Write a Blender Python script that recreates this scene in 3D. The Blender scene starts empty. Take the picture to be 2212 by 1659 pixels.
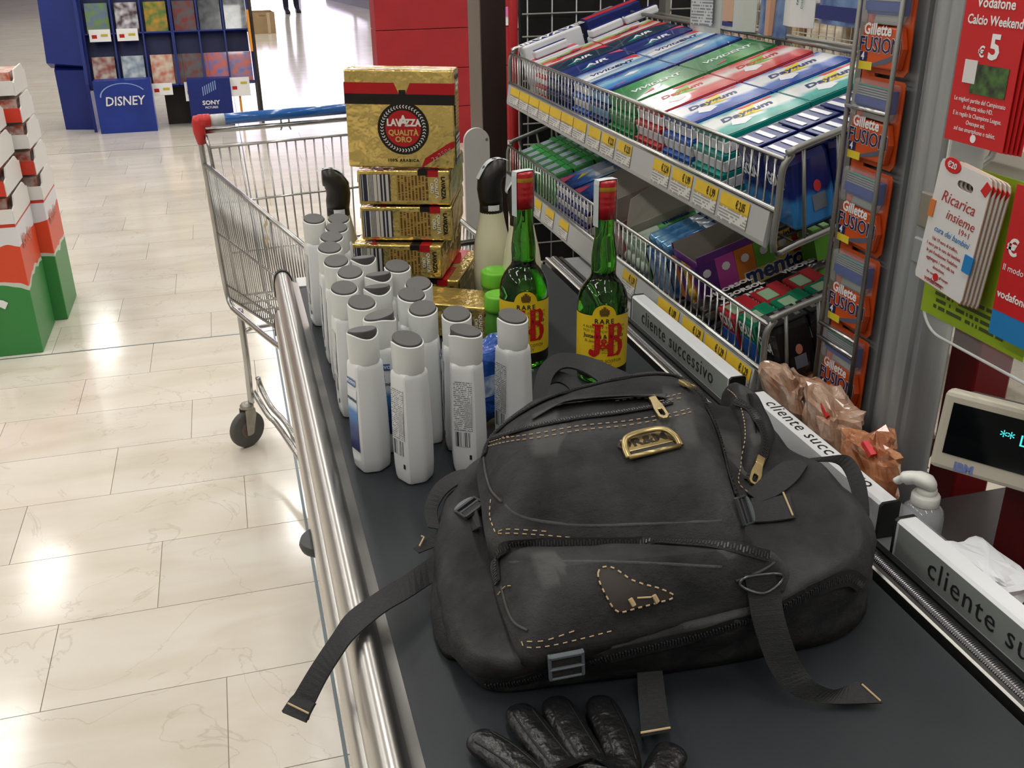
import bpy, bmesh, math, random
from mathutils import Vector, Matrix, noise
random.seed(7)
SC = bpy.context.scene
COL = SC.collection
# ------------------------------------------------------------------ camera
FPX, PITCH, YAW, ROLL = 2150.0, math.radians(24.4), math.radians(15.3), math.radians(-0.8)
CAMPOS = Vector((0, 0, 1.52))
_fh = Vector((math.sin(YAW), math.cos(YAW), 0)); _r = Vector((math.cos(YAW), -math.sin(YAW), 0)); _u = Vector((0, 0, 1))
CF = _fh*math.cos(PITCH) - _u*math.sin(PITCH)
_up = _fh*math.sin(PITCH) + _u*math.cos(PITCH)
CR = _r*math.cos(ROLL) + _up*math.sin(ROLL)
CU = -_r*math.sin(ROLL) + _up*math.cos(ROLL)
cam = bpy.data.cameras.new('camera'); camo = bpy.data.objects.new('camera', cam); COL.objects.link(camo)
cam.sensor_width = 36; cam.lens = FPX/2212*36; cam.clip_start = .02; cam.clip_end = 200
camo.matrix_world = Matrix(((CR.x, CU.x, -CF.x, CAMPOS.x), (CR.y, CU.y, -CF.y, CAMPOS.y), (CR.z, CU.z, -CF.z, CAMPOS.z), (0, 0, 0, 1)))
SC.camera = camo
def ray(x, y): return CF + CR*((x-1106)/FPX) - CU*((y-829.5)/FPX)
def PZ(x, y, z):            # pixel -> point at height z
    d = ray(x, y); return CAMPOS + d*((z-CAMPOS.z)/d.z)
def PX(x, y, X):
    d = ray(x, y); return CAMPOS + d*((X-CAMPOS.x)/d.x)
def PY(x, y, Y):
    d = ray(x, y); return CAMPOS + d*((Y-CAMPOS.y)/d.y)
# ------------------------------------------------------------------ light
SC.view_settings.view_transform = 'Standard'; SC.view_settings.look = 'None'
SC.view_settings.gamma = 1; SC.view_settings.use_curve_mapping = False
SC.view_settings.exposure = 0.1
try:
    cy = SC.cycles; cy.max_bounces = 6; cy.diffuse_bounces = 2; cy.glossy_bounces = 3; cy.transmission_bounces = 7; cy.transparent_max_bounces = 6; cy.caustics_refractive = False; cy.caustics_reflective = False; cy.adaptive_threshold = .05
except Exception: pass
wd = bpy.data.worlds.new('world'); SC.world = wd; wd.use_nodes = True
wd.node_tree.nodes['Background'].inputs[0].default_value = (0, 0, 0, 1)
wd.node_tree.nodes['Background'].inputs[1].default_value = 0
def area(name, loc, sx, sy, w, col=(1, .96, .9), rot=(0, 0, 0)):
    l = bpy.data.lights.new(name, 'AREA'); l.shape = 'RECTANGLE'; l.size = sx; l.size_y = sy; l.energy = w; l.color = col
    o = bpy.data.objects.new(name, l); COL.objects.link(o); o.location = loc; o.rotation_euler = rot; return o
CEIL = 4.0
for ix, X in enumerate((-4.6, -2.2, .2, 2.6, 5.0)):
    for iy, Y in enumerate((-1.6, .9, 3.4, 6.2, 9.0, 12.0, 15.0, 18.5, 22)):
        area('ceiling_lamp_%d_offscreen' % (ix*9+iy+1), (X, Y, CEIL-.03), .28, 1.5, 20, (1, .975, .93))
# ------------------------------------------------------------------ materials
def lin(c):
    if isinstance(c, str): c = tuple(int(c[i:i+2], 16) for i in (0, 2, 4))
    f = lambda v: v/12.92 if v <= .04045 else ((v+.055)/1.055)**2.4
    return tuple(f(v/255) for v in c[:3]) + (1,)
MATS = {}
def M(name, col=(200, 200, 200), rough=.5, metal=0, var=0, vs=30, bump=0, bs=300, trans=0, ior=1.45, alpha=1, coat=0, emit=0, spec=.5, rnd=0, col2=None, stretch=None, bdist=.002, detail=4):
    if name in MATS: return MATS[name]
    m = bpy.data.materials.new(name); MATS[name] = m; m.use_nodes = True
    nt = m.node_tree; N = nt.nodes; L = nt.links; p = N['Principled BSDF']
    c = lin(col); p.inputs['Base Color'].default_value = c
    p.inputs['Roughness'].default_value = rough; p.inputs['Metallic'].default_value = metal
    p.inputs['IOR'].default_value = ior; p.inputs['Alpha'].default_value = alpha
    p.inputs['Transmission Weight'].default_value = trans; p.inputs['Coat Weight'].default_value = coat
    p.inputs['Specular IOR Level'].default_value = spec
    if emit: p.inputs['Emission Color'].default_value = c; p.inputs['Emission Strength'].default_value = emit
    vec = None
    def coord():
        nonlocal vec
        if vec is None:
            t = N.new('ShaderNodeTexCoord'); vec = t.outputs['Object']
            if stretch:
                mp = N.new('ShaderNodeMapping'); mp.inputs['Scale'].default_value = stretch; L.new(vec, mp.inputs[0]); vec = mp.outputs[0]
        return vec
    if var or rnd or col2:
        mix = N.new('ShaderNodeMix'); mix.data_type = 'RGBA'
        d = lin(col2) if col2 else tuple(x*(1-max(var, rnd)) for x in c[:3])+(1,)
        mix.inputs[6].default_value = c; mix.inputs[7].default_value = d
        if rnd:
            oi = N.new('ShaderNodeObjectInfo'); L.new(oi.outputs['Random'], mix.inputs[0])
        else:
            n = N.new('ShaderNodeTexNoise'); n.inputs['Scale'].default_value = vs; n.inputs['Detail'].default_value = detail; L.new(coord(), n.inputs[0])
            r = N.new('ShaderNodeMapRange'); r.inputs[1].default_value = .35; r.inputs[2].default_value = .65; L.new(n.outputs[0], r.inputs[0]); L.new(r.outputs[0], mix.inputs[0])
        L.new(mix.outputs[2], p.inputs['Base Color'])
    if bump:
        n = N.new('ShaderNodeTexNoise'); n.inputs['Scale'].default_value = bs; n.inputs['Detail'].default_value = 3; L.new(coord(), n.inputs[0])
        b = N.new('ShaderNodeBump'); b.inputs['Strength'].default_value = bump; b.inputs['Distance'].default_value = bdist; L.new(n.outputs[0], b.inputs['Height']); L.new(b.outputs[0], p.inputs['Normal'])
    return m
def ramp_mat(name, stops, axis=1, rough=.4, coat=0, noise_amt=0, nscale=20, metal=0):
    """print: colour bands along a UV axis; stops = [(pos, colour)], constant unless written as floats"""
    if name in MATS: return MATS[name]
    m = M(name, rough=rough, coat=coat, metal=metal); nt = m.node_tree; N = nt.nodes; L = nt.links; p = N['Principled BSDF']
    uv = N.new('ShaderNodeUVMap'); sp = N.new('ShaderNodeSeparateXYZ'); L.new(uv.outputs[0], sp.inputs[0]); v = sp.outputs[axis]
    if noise_amt:
        n = N.new('ShaderNodeTexNoise'); n.inputs['Scale'].default_value = nscale; L.new(uv.outputs[0], n.inputs[0])
        mm = N.new('ShaderNodeMath'); mm.operation = 'MULTIPLY_ADD'; mm.inputs[1].default_value = noise_amt; L.new(n.outputs[0], mm.inputs[0]); L.new(v, mm.inputs[2])
        s2 = N.new('ShaderNodeMath'); s2.operation = 'SUBTRACT'; s2.inputs[1].default_value = noise_amt/2; L.new(mm.outputs[0], s2.inputs[0]); v = s2.outputs[0]
    r = N.new('ShaderNodeValToRGB'); r.color_ramp.interpolation = 'EASE'
    el = r.color_ramp.elements
    for i, (pos, c) in enumerate(stops):
        e = el[i] if i < 2 else el.new(pos)
        e.position = pos; e.color = lin(c)
    L.new(v, r.inputs[0]); L.new(r.outputs[0], p.inputs['Base Color']); return m
def print_mat(name, paper, ink, rows=14, rough=.4, kind='text', amount=.55, cols=40, metal=0):
    """fine print: lines of small lettering, or a barcode, in UV space"""
    if name in MATS: return MATS[name]
    m = M(name, paper, rough=rough, metal=metal); nt = m.node_tree; N = nt.nodes; L = nt.links; p = N['Principled BSDF']
    uv = N.new('ShaderNodeUVMap'); sp = N.new('ShaderNodeSeparateXYZ'); L.new(uv.outputs[0], sp.inputs[0])
    def math_(op, a, b):
        n = N.new('ShaderNodeMath'); n.operation = op
        for i, v in enumerate((a, b)):
            if isinstance(v, (int, float)): n.inputs[i].default_value = v
            elif v is not None: L.new(v, n.inputs[i])
        return n.outputs[0]
    u, v = sp.outputs[0], sp.outputs[1]
    if kind == 'text':
        vr = math_('MULTIPLY', v, rows); line = math_('LESS_THAN', math_('FRACT', vr, None), amount)
        cell = N.new('ShaderNodeCombineXYZ'); L.new(math_('FLOOR', math_('MULTIPLY', u, cols), None), cell.inputs[0]); L.new(math_('FLOOR', vr, None), cell.inputs[1])
        w = N.new('ShaderNodeTexWhiteNoise'); w.noise_dimensions = '2D'; L.new(cell.outputs[0], w.inputs[0])
        f = math_('MULTIPLY', line, math_('GREATER_THAN', w.outputs[0], .3))
    else:
        w = N.new('ShaderNodeTexWhiteNoise'); w.noise_dimensions = '1D'; L.new(math_('FLOOR', math_('MULTIPLY', u if kind == 'barcode' else v, cols), None), w.inputs['W'])
        f = math_('GREATER_THAN', w.outputs[0], .5)
    mx = N.new('ShaderNodeMix'); mx.data_type = 'RGBA'; mx.inputs[6].default_value = lin(paper); mx.inputs[7].default_value = lin(ink)
    L.new(f, mx.inputs[0]); L.new(mx.outputs[2], p.inputs['Base Color']); return m
# ------------------------------------------------------------------ mesh builder
class MB:
    def __init__(s): s.v = []; s.f = []; s.m = []; s.uv = {}
    def add(s, vs, fs, mi=0):
        b = len(s.v); s.v += [tuple(v) for v in vs]
        for f in fs: s.f.append(tuple(b+i for i in f)); s.m.append(mi)
        return b
    def box(s, c, d, R=None, mi=0):
        c = Vector(c); vs = []
        for z in (-1, 1):
            for y in (-1, 1):
                for x in (-1, 1):
                    q = Vector((x*d[0]/2, y*d[1]/2, z*d[2]/2)); vs.append(c + (R @ q if R else q))
        s.add(vs, [(0, 2, 3, 1), (4, 5, 7, 6), (0, 1, 5, 4), (2, 6, 7, 3), (0, 4, 6, 2), (1, 3, 7, 5)], mi); return s
    def quad(s, a, b, c, d, mi=0, uv=((0, 0), (1, 0), (1, 1), (0, 1))):
        s.add((a, b, c, d), [(0, 1, 2, 3)], mi); s.uv[len(s.f)-1] = uv; return s
    def tube(s, pts, r, n=6, closed=False, mi=0, cap=True, flat=None):
        pts = [Vector(p) for p in pts]; k = len(pts); rings = []
        ref = None
        for i, p in enumerate(pts):
            if closed: t = pts[(i+1) % k]-pts[i-1]
            else: t = pts[min(i+1, k-1)]-pts[max(i-1, 0)]
            t.normalize()
            if ref is None:
                ref = Vector((0, 0, 1)) if abs(t.z) < .9 else Vector((1, 0, 0))
            a = t.cross(ref)
            if a.length < 1e-5: a = t.cross(Vector((1, .3, 0)))
            a.normalize(); b = a.cross(t); b.normalize(); ref = b
            ri = r[i] if isinstance(r, (list, tuple)) else r
            fa, fb = (flat if flat else (1, 1))
            rings.append([p + a*math.cos(2*math.pi*j/n)*ri*fa + b*math.sin(2*math.pi*j/n)*ri*fb for j in range(n)])
        base = len(s.v)
        for g in rings: s.v += [tuple(q) for q in g]
        for i in range(k if closed else k-1):
            i2 = (i+1) % k
            for j in range(n):
                s.f.append((base+i*n+j, base+i*n+(j+1) % n, base+i2*n+(j+1) % n, base+i2*n+j)); s.m.append(mi)
        if not closed and cap:
            s.f.append(tuple(base+j for j in range(n))[::-1]); s.m.append(mi)
            s.f.append(tuple(base+(k-1)*n+j for j in range(n))); s.m.append(mi)
        return s
    def loft(s, rings, closed=True, cap0=True, cap1=True, mi=0, uv=False):
        n = len(rings[0]); base = len(s.v); k = len(rings)
        for g in rings: s.v += [tuple(q) for q in g]
        for i in range(k-1):
            for j in range(n if closed else n-1):
                j2 = (j+1) % n
                s.f.append((base+i*n+j, base+i*n+j2, base+(i+1)*n+j2, base+(i+1)*n+j)); s.m.append(mi)
                if uv: s.uv[len(s.f)-1] = ((j/(n-(0 if closed else 1)), i/(k-1)), ((j+1)/(n-(0 if closed else 1)), i/(k-1)), ((j+1)/(n-(0 if closed else 1)), (i+1)/(k-1)), (j/(n-(0 if closed else 1)), (i+1)/(k-1)))
        if closed and cap0: s.f.append(tuple(base+j for j in range(n))[::-1]); s.m.append(mi)
        if closed and cap1: s.f.append(tuple(base+(k-1)*n+j for j in range(n))); s.m.append(mi)
        return s
    def lathe(s, prof, n=24, c=(0, 0, 0), mi=0, sx=1, sy=1, cap0=True, cap1=True):
        return s.loft([[(c[0]+sx*r*math.cos(2*math.pi*j/n), c[1]+sy*r*math.sin(2*math.pi*j/n), c[2]+z) for j in range(n)] for r, z in prof], mi=mi, cap0=cap0, cap1=cap1)
    def prism(s, poly, A, B):   # 2D polygon of 3D points A-side, extruded by vector B
        n = len(poly); a = [Vector(p)+Vector(A) for p in poly]; b = [p+Vector(B) for p in a]
        s.loft([a, b]); return s
    def build(s, name, mats, parent=None, smooth=False, bevel=0, sub=0, seg=2, loc=None, angle=None):
        me = bpy.data.meshes.new(name); me.from_pydata(s.v, [], s.f)
        if not isinstance(mats, (list, tuple)): mats = [mats]
        for m in mats: me.materials.append(m)
        for i, p in enumerate(me.polygons): p.material_index = s.m[i]; p.use_smooth = smooth
        if s.uv:
            ul = me.uv_layers.new(name='UVMap')
            for i, p in enumerate(me.polygons):
                if i in s.uv:
                    for li, t in zip(p.loop_indices, s.uv[i]): ul.data[li].uv = t
        bm = bmesh.new(); bm.from_mesh(me); bmesh.ops.recalc_face_normals(bm, faces=bm.faces)
        if angle is not None:
            for e in bm.edges:
                if len(e.link_faces) == 2 and e.calc_face_angle(0) > angle: e.smooth = False
        bm.to_mesh(me); bm.free()
        o = bpy.data.objects.new(name, me); COL.objects.link(o)
        if parent: o.parent = parent
        if loc is not None: o.location = loc
        if bevel:
            b = o.modifiers.new('bevel', 'BEVEL'); b.width = bevel; b.segments = seg; b.limit_method = 'ANGLE'; b.angle_limit = .6
        if sub:
            b = o.modifiers.new('sub', 'SUBSURF'); b.levels = sub; b.render_levels = sub
        return o
def empty(name, loc=(0, 0, 0), rz=0, R=None):
    o = bpy.data.objects.new(name, None); COL.objects.link(o); o.empty_display_size = .02
    if R is not None: o.matrix_world = Matrix.Translation(loc) @ R.to_4x4()
    else: o.location = loc; o.rotation_euler = (0, 0, rz)
    return o
def tag(o, label, cat, group=None):
    o['label'] = label; o['category'] = cat
    if group: o['group'] = group
    return o
def struct(o): o['kind'] = 'structure'; return o
def kids(o): return [c for c in CH.get(o.name, [])]
def copy_tree(o, parent=None, tree=None):
    c = o.copy(); COL.objects.link(c); c.parent = parent
    if parent is not None: c.matrix_parent_inverse = o.matrix_parent_inverse.copy()
    for ch in list(o.children): copy_tree(ch, c)
    return c
TX = {}
def text_mesh(s, size, bold=0, shear=0, extrude=.0002, align='CENTER', res=2, spacing=1):
    k = (s, size, bold, shear, extrude, align, spacing)
    if k not in TX:
        cu = bpy.data.curves.new('t', 'FONT'); cu.body = s; cu.size = size; cu.offset = bold*size; cu.shear = shear; cu.extrude = extrude
        cu.align_x = align; cu.align_y = 'CENTER'; cu.resolution_u = res; cu.space_character = spacing
        o = bpy.data.objects.new('t', cu); TX[k] = bpy.data.meshes.new_from_object(o); bpy.data.objects.remove(o)
    return TX[k]
def text(s, size, mat, parent, loc=(0, 0, 0), R=None, name='lettering', bend=None, squash=1, **kw):
    me = text_mesh(s, size, **kw).copy(); me.materials.clear(); me.materials.append(mat)
    if squash != 1:
        for v in me.vertices: v.co.x *= squash
    if bend:                                  # wrap onto a vertical cylinder of radius bend (axis +y of the text = up)
        for v in me.vertices:
            a = v.co.x/bend; r = bend + v.co.z; v.co = Vector((r*math.sin(a), v.co.y, r*math.cos(a)-bend))
    o = bpy.data.objects.new(name, me); COL.objects.link(o); o.parent = parent
    T = Matrix.Translation(loc)
    o.matrix_local = T @ R.to_4x4() if R is not None else T
    return o
def basis(xa, ya):
    x = Vector(xa).normalized(); y = Vector(ya); y = (y - x*y.dot(x)).normalized(); z = x.cross(y)
    return Matrix((x, y, z)).transposed()
def crom(pts, n, closed=False):
    """Catmull-Rom through pts, n samples per span"""
    P = [Vector(p) for p in pts]; k = len(P); out = []
    for i in range(k if closed else k-1):
        g = lambda j: P[j % k] if closed else P[max(0, min(k-1, j))]
        a, b, c, d = g(i-1), g(i), g(i+1), g(i+2)
        for q in range(n):
            t = q/n; out.append(.5*((2*b)+(c-a)*t+(2*a-5*b+4*c-d)*t*t+(3*b-a-3*c+d)*t**3))
    if not closed: out.append(P[-1].copy())
    return out
def resample(pts, n, closed=False):
    P = [Vector(p) for p in pts]
    if closed: P = P + [P[0]]
    d = [0]
    for a, b in zip(P, P[1:]): d.append(d[-1]+(b-a).length)
    out = []; j = 0
    for i in range(n):
        t = d[-1]*i/(n if closed else n-1)
        while j < len(d)-2 and d[j+1] < t: j += 1
        q = (t-d[j])/max(1e-9, d[j+1]-d[j]); out.append(P[j].lerp(P[j+1], min(1, q)))
    return out
I3 = Matrix.Identity(3)
RX90 = Matrix.Rotation(math.pi/2, 3, 'X')
# shared materials
STEEL = M('brushed_steel', (196, 194, 190), .3, 1, var=.06, vs=8, stretch=(40, .6, 40), bump=.02, bs=60)
CHROME = M('chrome_wire', (190, 190, 188), .25, 1, var=.15, vs=20)
GWIRE = M('grey_wire', (150, 150, 146), .4, .7, var=.15, vs=20)
DARKPLASTIC = M('black_plastic', (28, 29, 30), .4, var=.2)
WHITE = M('white_plastic', (238, 238, 236), .3)
INK = M('black_ink', (25, 24, 26), .5)
WINK = M('white_ink', (245, 245, 245), .45)
RINK = M('red_ink', (200, 30, 34), .4)
CARD = M('grey_cardboard', (178, 170, 158), .8, var=.1, vs=15)
# ------------------------------------------------------------------ the setting
def floor_mat(name, brick):
    m = M(name, (228, 217, 198), .13, spec=.55); nt = m.node_tree; N = nt.nodes; L = nt.links; p = N['Principled BSDF']
    g = N.new('ShaderNodeNewGeometry'); mp = N.new('ShaderNodeMapping'); mp.inputs['Scale'].default_value = (1.6, 5, 1); L.new(g.outputs['Position'], mp.inputs[0])
    n = N.new('ShaderNodeTexNoise'); n.inputs['Scale'].default_value = 1.3; n.inputs['Detail'].default_value = 6; n.inputs['Distortion'].default_value = .6; L.new(mp.outputs[0], n.inputs[0])
    cr = N.new('ShaderNodeValToRGB'); cr.color_ramp.elements[0].position = .3; cr.color_ramp.elements[0].color = lin((224, 214, 198)); cr.color_ramp.elements[1].position = .62; cr.color_ramp.elements[1].color = lin((237, 230, 218)); L.new(n.outputs[0], cr.inputs[0])
    # thin stylolite veins of the limestone
    n2 = N.new('ShaderNodeTexNoise'); n2.inputs['Scale'].default_value = 2.4; n2.inputs['Detail'].default_value = 8; n2.inputs['Distortion'].default_value = 1.5; L.new(g.outputs['Position'], n2.inputs[0])
    ab = N.new('ShaderNodeMath'); ab.operation = 'SUBTRACT'; ab.inputs[1].default_value = .5; L.new(n2.outputs[0], ab.inputs[0])
    a2 = N.new('ShaderNodeMath'); a2.operation = 'ABSOLUTE'; L.new(ab.outputs[0], a2.inputs[0])
    v = N.new('ShaderNodeMapRange'); v.inputs[1].default_value = 0; v.inputs[2].default_value = .006; v.inputs[3].default_value = .3; v.inputs[4].default_value = 0; L.new(a2.outputs[0], v.inputs[0])
    mx = N.new('ShaderNodeMix'); mx.data_type = 'RGBA'; mx.inputs[7].default_value = lin((168, 156, 138)); L.new(v.outputs[0], mx.inputs[0]); L.new(cr.outputs[0], mx.inputs[6])
    oi = N.new('ShaderNodeObjectInfo'); m2 = N.new('ShaderNodeMix'); m2.data_type = 'RGBA'; m2.blend_type = 'MULTIPLY'; m2.inputs[0].default_value = 1
    rr = N.new('ShaderNodeMapRange'); rr.inputs[3].default_value = .93; rr.inputs[4].default_value = 1.03
    out = mx.outputs[2]
    if brick:
        b = N.new('ShaderNodeTexBrick'); b.inputs['Color1'].default_value = (1, 1, 1, 1); b.inputs['Color2'].default_value = (.93, .93, .93, 1); b.inputs['Mortar'].default_value = (.8, .78, .74, 1)
        b.inputs['Scale'].default_value = 1; b.inputs['Brick Width'].default_value = .62; b.inputs['Row Height'].default_value = .31; b.inputs['Mortar Size'].default_value = .002
        L.new(g.outputs['Position'], b.inputs[0]); L.new(b.outputs[0], m2.inputs[7])
    else:
        L.new(oi.outputs['Random'], rr.inputs[0]); cc = N.new('ShaderNodeCombineXYZ')
        for i in range(3): L.new(rr.outputs[0], cc.inputs[i])
        L.new(cc.outputs[0], m2.inputs[7])
    L.new(out, m2.inputs[6]); L.new(m2.outputs[2], p.inputs['Base Color'])
    return m
FAR = floor_mat('limestone_far', True); TILE = floor_mat('limestone_tile', False)
GROUT = M('grout', (206, 194, 174), .7)
JOINTM = M('joint_strip', (120, 132, 138), .4, .6)
TW, TH = .62, .311
X0, X1, Y0, Y1 = -2.48, 1.86, .95, .95+25*TH
b = MB(); b.quad((X0, Y0, -.004), (X1, Y0, -.004), (X1, Y1, -.004), (X0, Y1, -.004), mi=1)
for (a, c, d, e) in ((-9, -6, 9, Y0), (-9, Y1, 9, 34), (-9, Y0, X0, Y1), (X1, Y0, 9, Y1)):
    b.quad((a, c, 0), (d, c, 0), (d, e, 0), (a, e, 0))
flo = struct(b.build('floor', [FAR, GROUT])); flo['label'] = 'glossy cream limestone floor of wide slabs with thin joints'
tm = MB(); tm.box((0, 0, -.005), (TW-.0022, TH-.0022, .01)); t0 = tm.build('tile', TILE, flo, bevel=0)
first = True
for r in range(25):
    off = (r*.37) % 1*TW
    k = -1
    while True:
        xa = X0+off+k*TW; k += 1
        if xa >= X1: break
        xb = min(xa+TW, X1); xa2 = max(xa, X0)
        if xb-xa2 < .03: continue
        o = t0 if first else t0.copy()
        if not first: COL.objects.link(o)
        first = False
        o.location = ((xa2+xb)/2, Y0+(r+.5)*TH, 0); o.scale = ((xb-xa2)/TW, 1, 1)
for (p, q) in (((-9, 4.06), (9, 4.06)), ((-9, 8.43), (9, 8.43)), ((.068, .95), (.068, 30))):
    b = MB(); w = .004
    if p[0] == q[0]: b.box((p[0], (p[1]+q[1])/2, -.001), (2*w, q[1]-p[1], .0032))
    else: b.box(((p[0]+q[0])/2, p[1], -.001), (q[0]-p[0], 2*w, .0032))
    b.build('joint_strip', JOINTM, flo)
PLASTER = M('wall_paint', (226, 224, 218), .8, var=.05, vs=2)
def slab(name, c, d, m): return struct(MB().box(c, d).build(name, m))
slab('ceiling', (0, 14, CEIL+.55), (18, 40, .1), M('ceiling_tiles', (235, 235, 232), .9))
slab('wall_left', (-9.1, 14, 2.2), (.2, 40, 4.6), PLASTER); slab('wall_right', (9.1, 14, 2.2), (.2, 40, 4.6), PLASTER)
slab('wall_front', (0, -6.1, 2.2), (18, .2, 4.6), PLASTER); slab('wall_back', (0, 34.1, 2.2), (18, .2, 4.6), PLASTER)
# shop-front glazing at the far end
wn = struct(empty('window_1_offscreen', (3.4, 33.95, 0)))
DAY = M('daylight_glass', (236, 226, 255), .2, emit=5.0)
fr = M('window_frame_paint', (90, 92, 96), .5, .5)
for i in range(5):
    MB().box((-3.4+i*1.7, 0, 2.1), (1.6, .04, 3.7)).build('pane_%d_offscreen' % (i+1), DAY, wn)
for i in range(6): MB().box((-4.25+i*1.7, -.03, 2.1), (.1, .08, 3.9)).build('frame_bar', fr, wn)
# ------------------------------------------------------------------ checkout
B = .90
XL, XR = .087, .585
YN, YE = .15, 1.885
ck = empty('checkout_counter', (.4, 1.0, 0)); tag(ck, 'supermarket checkout counter with black conveyor belt and steel side rails', 'checkout')
def wpart(mb, name, mat, parent, **kw):       # world-coordinate mesh under a parent standing at parent.location (no rotation)
    L = parent.location; mb.v = [(x-L.x, y-L.y, z-L.z) for x, y, z in mb.v]; return mb.build(name, mat, parent, **kw)
BELT = M('belt_rubber', (44, 49, 53), .5, var=.14, vs=9, bump=.15, bs=900, bdist=.0005, spec=.4)
b = MB(); prof = [(YN, B-.03), (YN, B-.004), (YN+.02, B), (YE-.015, B), (YE, B-.008), (YE+.004, B-.03)]
b.loft([[(XL-.004, y, z) for y, z in prof], [(XR+.002, y, z) for y, z in prof]])
wpart(b, 'belt', BELT, ck)
def rail(prof, name, mat, y0=YN, y1=1.90, **kw):
    b = MB(); b.loft([[(x, y0, z) for x, z in prof], [(x, y1, z) for x, z in prof]]); return wpart(b, name, mat, ck, **kw)
prof = [(.089, B+.001), (.081, B+.004), (.0775, B+.006), (.0755, B+.014), (.0715, B+.0215), (.0665, B+.0262), (.0605, B+.0278), (.0548, B+.0262), (.050, B+.0222), (.0465, B+.015), (.0445, B+.006), (.0445, B-.02), (.047, B-.026), (.089, B-.026)]
rail(prof, 'side_rail', STEEL, smooth=True, angle=.7)
rail([(.047, B-.014), (.0405, B-.016), (.0365, B-.022), (.0343, B-.030), (.034, B-.056), (.038, B-.064), (.052, B-.064), (.052, B-.014)], 'lower_rail', STEEL, y1=1.80, smooth=True, angle=.7)
b = MB(); pr2 = [(.0605+(x-.0605)*1.12, (B+.002)+(z-(B+.002))*1.08+.0005) for x, z in prof if x < .081]
b.loft([[(x, 1.898, z) for x, z in pr2], [(x, 1.912, z) for x, z in pr2]]); wpart(b, 'end_cap', DARKPLASTIC, ck, bevel=.002)
b = MB(); b.loft([[(.0325+q*.022, 1.8, B-.066+w*.05) for q, w in ((0, 0), (1, 0), (1, 1), (.3, 1), (0, .6))], [(.0325+q*.022, 1.812, B-.066+w*.05) for q, w in ((0, 0), (1, 0), (1, 1), (.3, 1), (0, .6))]]); wpart(b, 'lower_end_cap', DARKPLASTIC, ck)
# round black bumper under the near rail
q = PZ(672, 1178, B-.075)
b = MB(); b.lathe([(.001, -.006), (.028, -.006), (.030, 0), (.028, .006), (.001, .006)], 28, (.048, q.y, B-.072)); wpart(b, 'bumper_disc', M('bumper_grey', (70, 72, 72), .5), ck, smooth=True, angle=.8)
# right side: gap, thin strip, ribbed roller guide, black strip, ledge
rail([(XR-.001, B-.022), (XR+.012, B-.022), (XR+.012, B-.03), (XR-.001, B-.03)], 'gap_seal', DARKPLASTIC)
rail([(XR+.010, B-.03), (XR+.010, B+.004), (XR+.0125, B+.0055), (XR+.0185, B+.004), (XR+.0185, B-.03)], 'edge_strip', STEEL)
RIB = M('ribbed_chrome', (120, 120, 122), .22, 1); nt = RIB.node_tree
tc = nt.nodes.new('ShaderNodeTexCoord'); wv = nt.nodes.new('ShaderNodeTexWave'); wv.bands_direction = 'Y'; wv.inputs['Scale'].default_value = 120; bp = nt.nodes.new('ShaderNodeBump'); bp.inputs['Strength'].default_value = .5; bp.inputs['Distance'].default_value = .001
nt.links.new(tc.outputs['Object'], wv.inputs[0]); nt.links.new(wv.outputs[1], bp.inputs['Height']); nt.links.new(bp.outputs[0], nt.nodes['Principled BSDF'].inputs['Normal'])
rail([(XR+.0185, B-.012)] + [(XR+.029-.0105*math.cos(a), B-.004+.0105*math.sin(a)) for a in [math.pi*i/10 for i in range(11)]] + [(XR+.0395, B-.012)], 'ribbed_guide', RIB, smooth=True, angle=.9)
rail([(XR+.0395, B-.012), (XR+.0395, B+.003), (XR+.047, B+.003), (XR+.047, B-.012)], 'black_strip', DARKPLASTIC)
rail([(XR+.047, B-.03), (XR+.047, B-.001), (XR+.125, B-.001), (XR+.125, B-.03)], 'ledge', M('grey_ledge', (150, 152, 152), .45, .3, var=.1))
CREAM = M('counter_panel', (214, 206, 192), .5, var=.04)
b = MB(); b.box((.39, 1.0, .49), (.56, 1.7, .76)); wpart(b, 'cabinet', CREAM, ck)
b = MB(); b.box((.39, 1.0, .06), (.50, 1.6, .12)); wpart(b, 'plinth', DARKPLASTIC, ck)
# steel end plate past the belt
b = MB(); b.box((.337, 1.915, B-.008), (.50, .055, .014)); wpart(b, 'end_plate', M('end_plate_white', (205, 206, 204), .4, .3), ck, bevel=.002)
# cashier side top
b = MB(); b.box((.93, .38, B-.06), (.44, 1.04, .05)); wpart(b, 'cashier_top', M('dark_counter', (52, 44, 44), .5, var=.1), ck, bevel=.004)
b = MB(); b.box((.93, .39, .42), (.40, 1.0, .84)); wpart(b, 'cashier_cabinet', M('maroon_panel', (86, 26, 28), .5, var=.1), ck)
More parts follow.
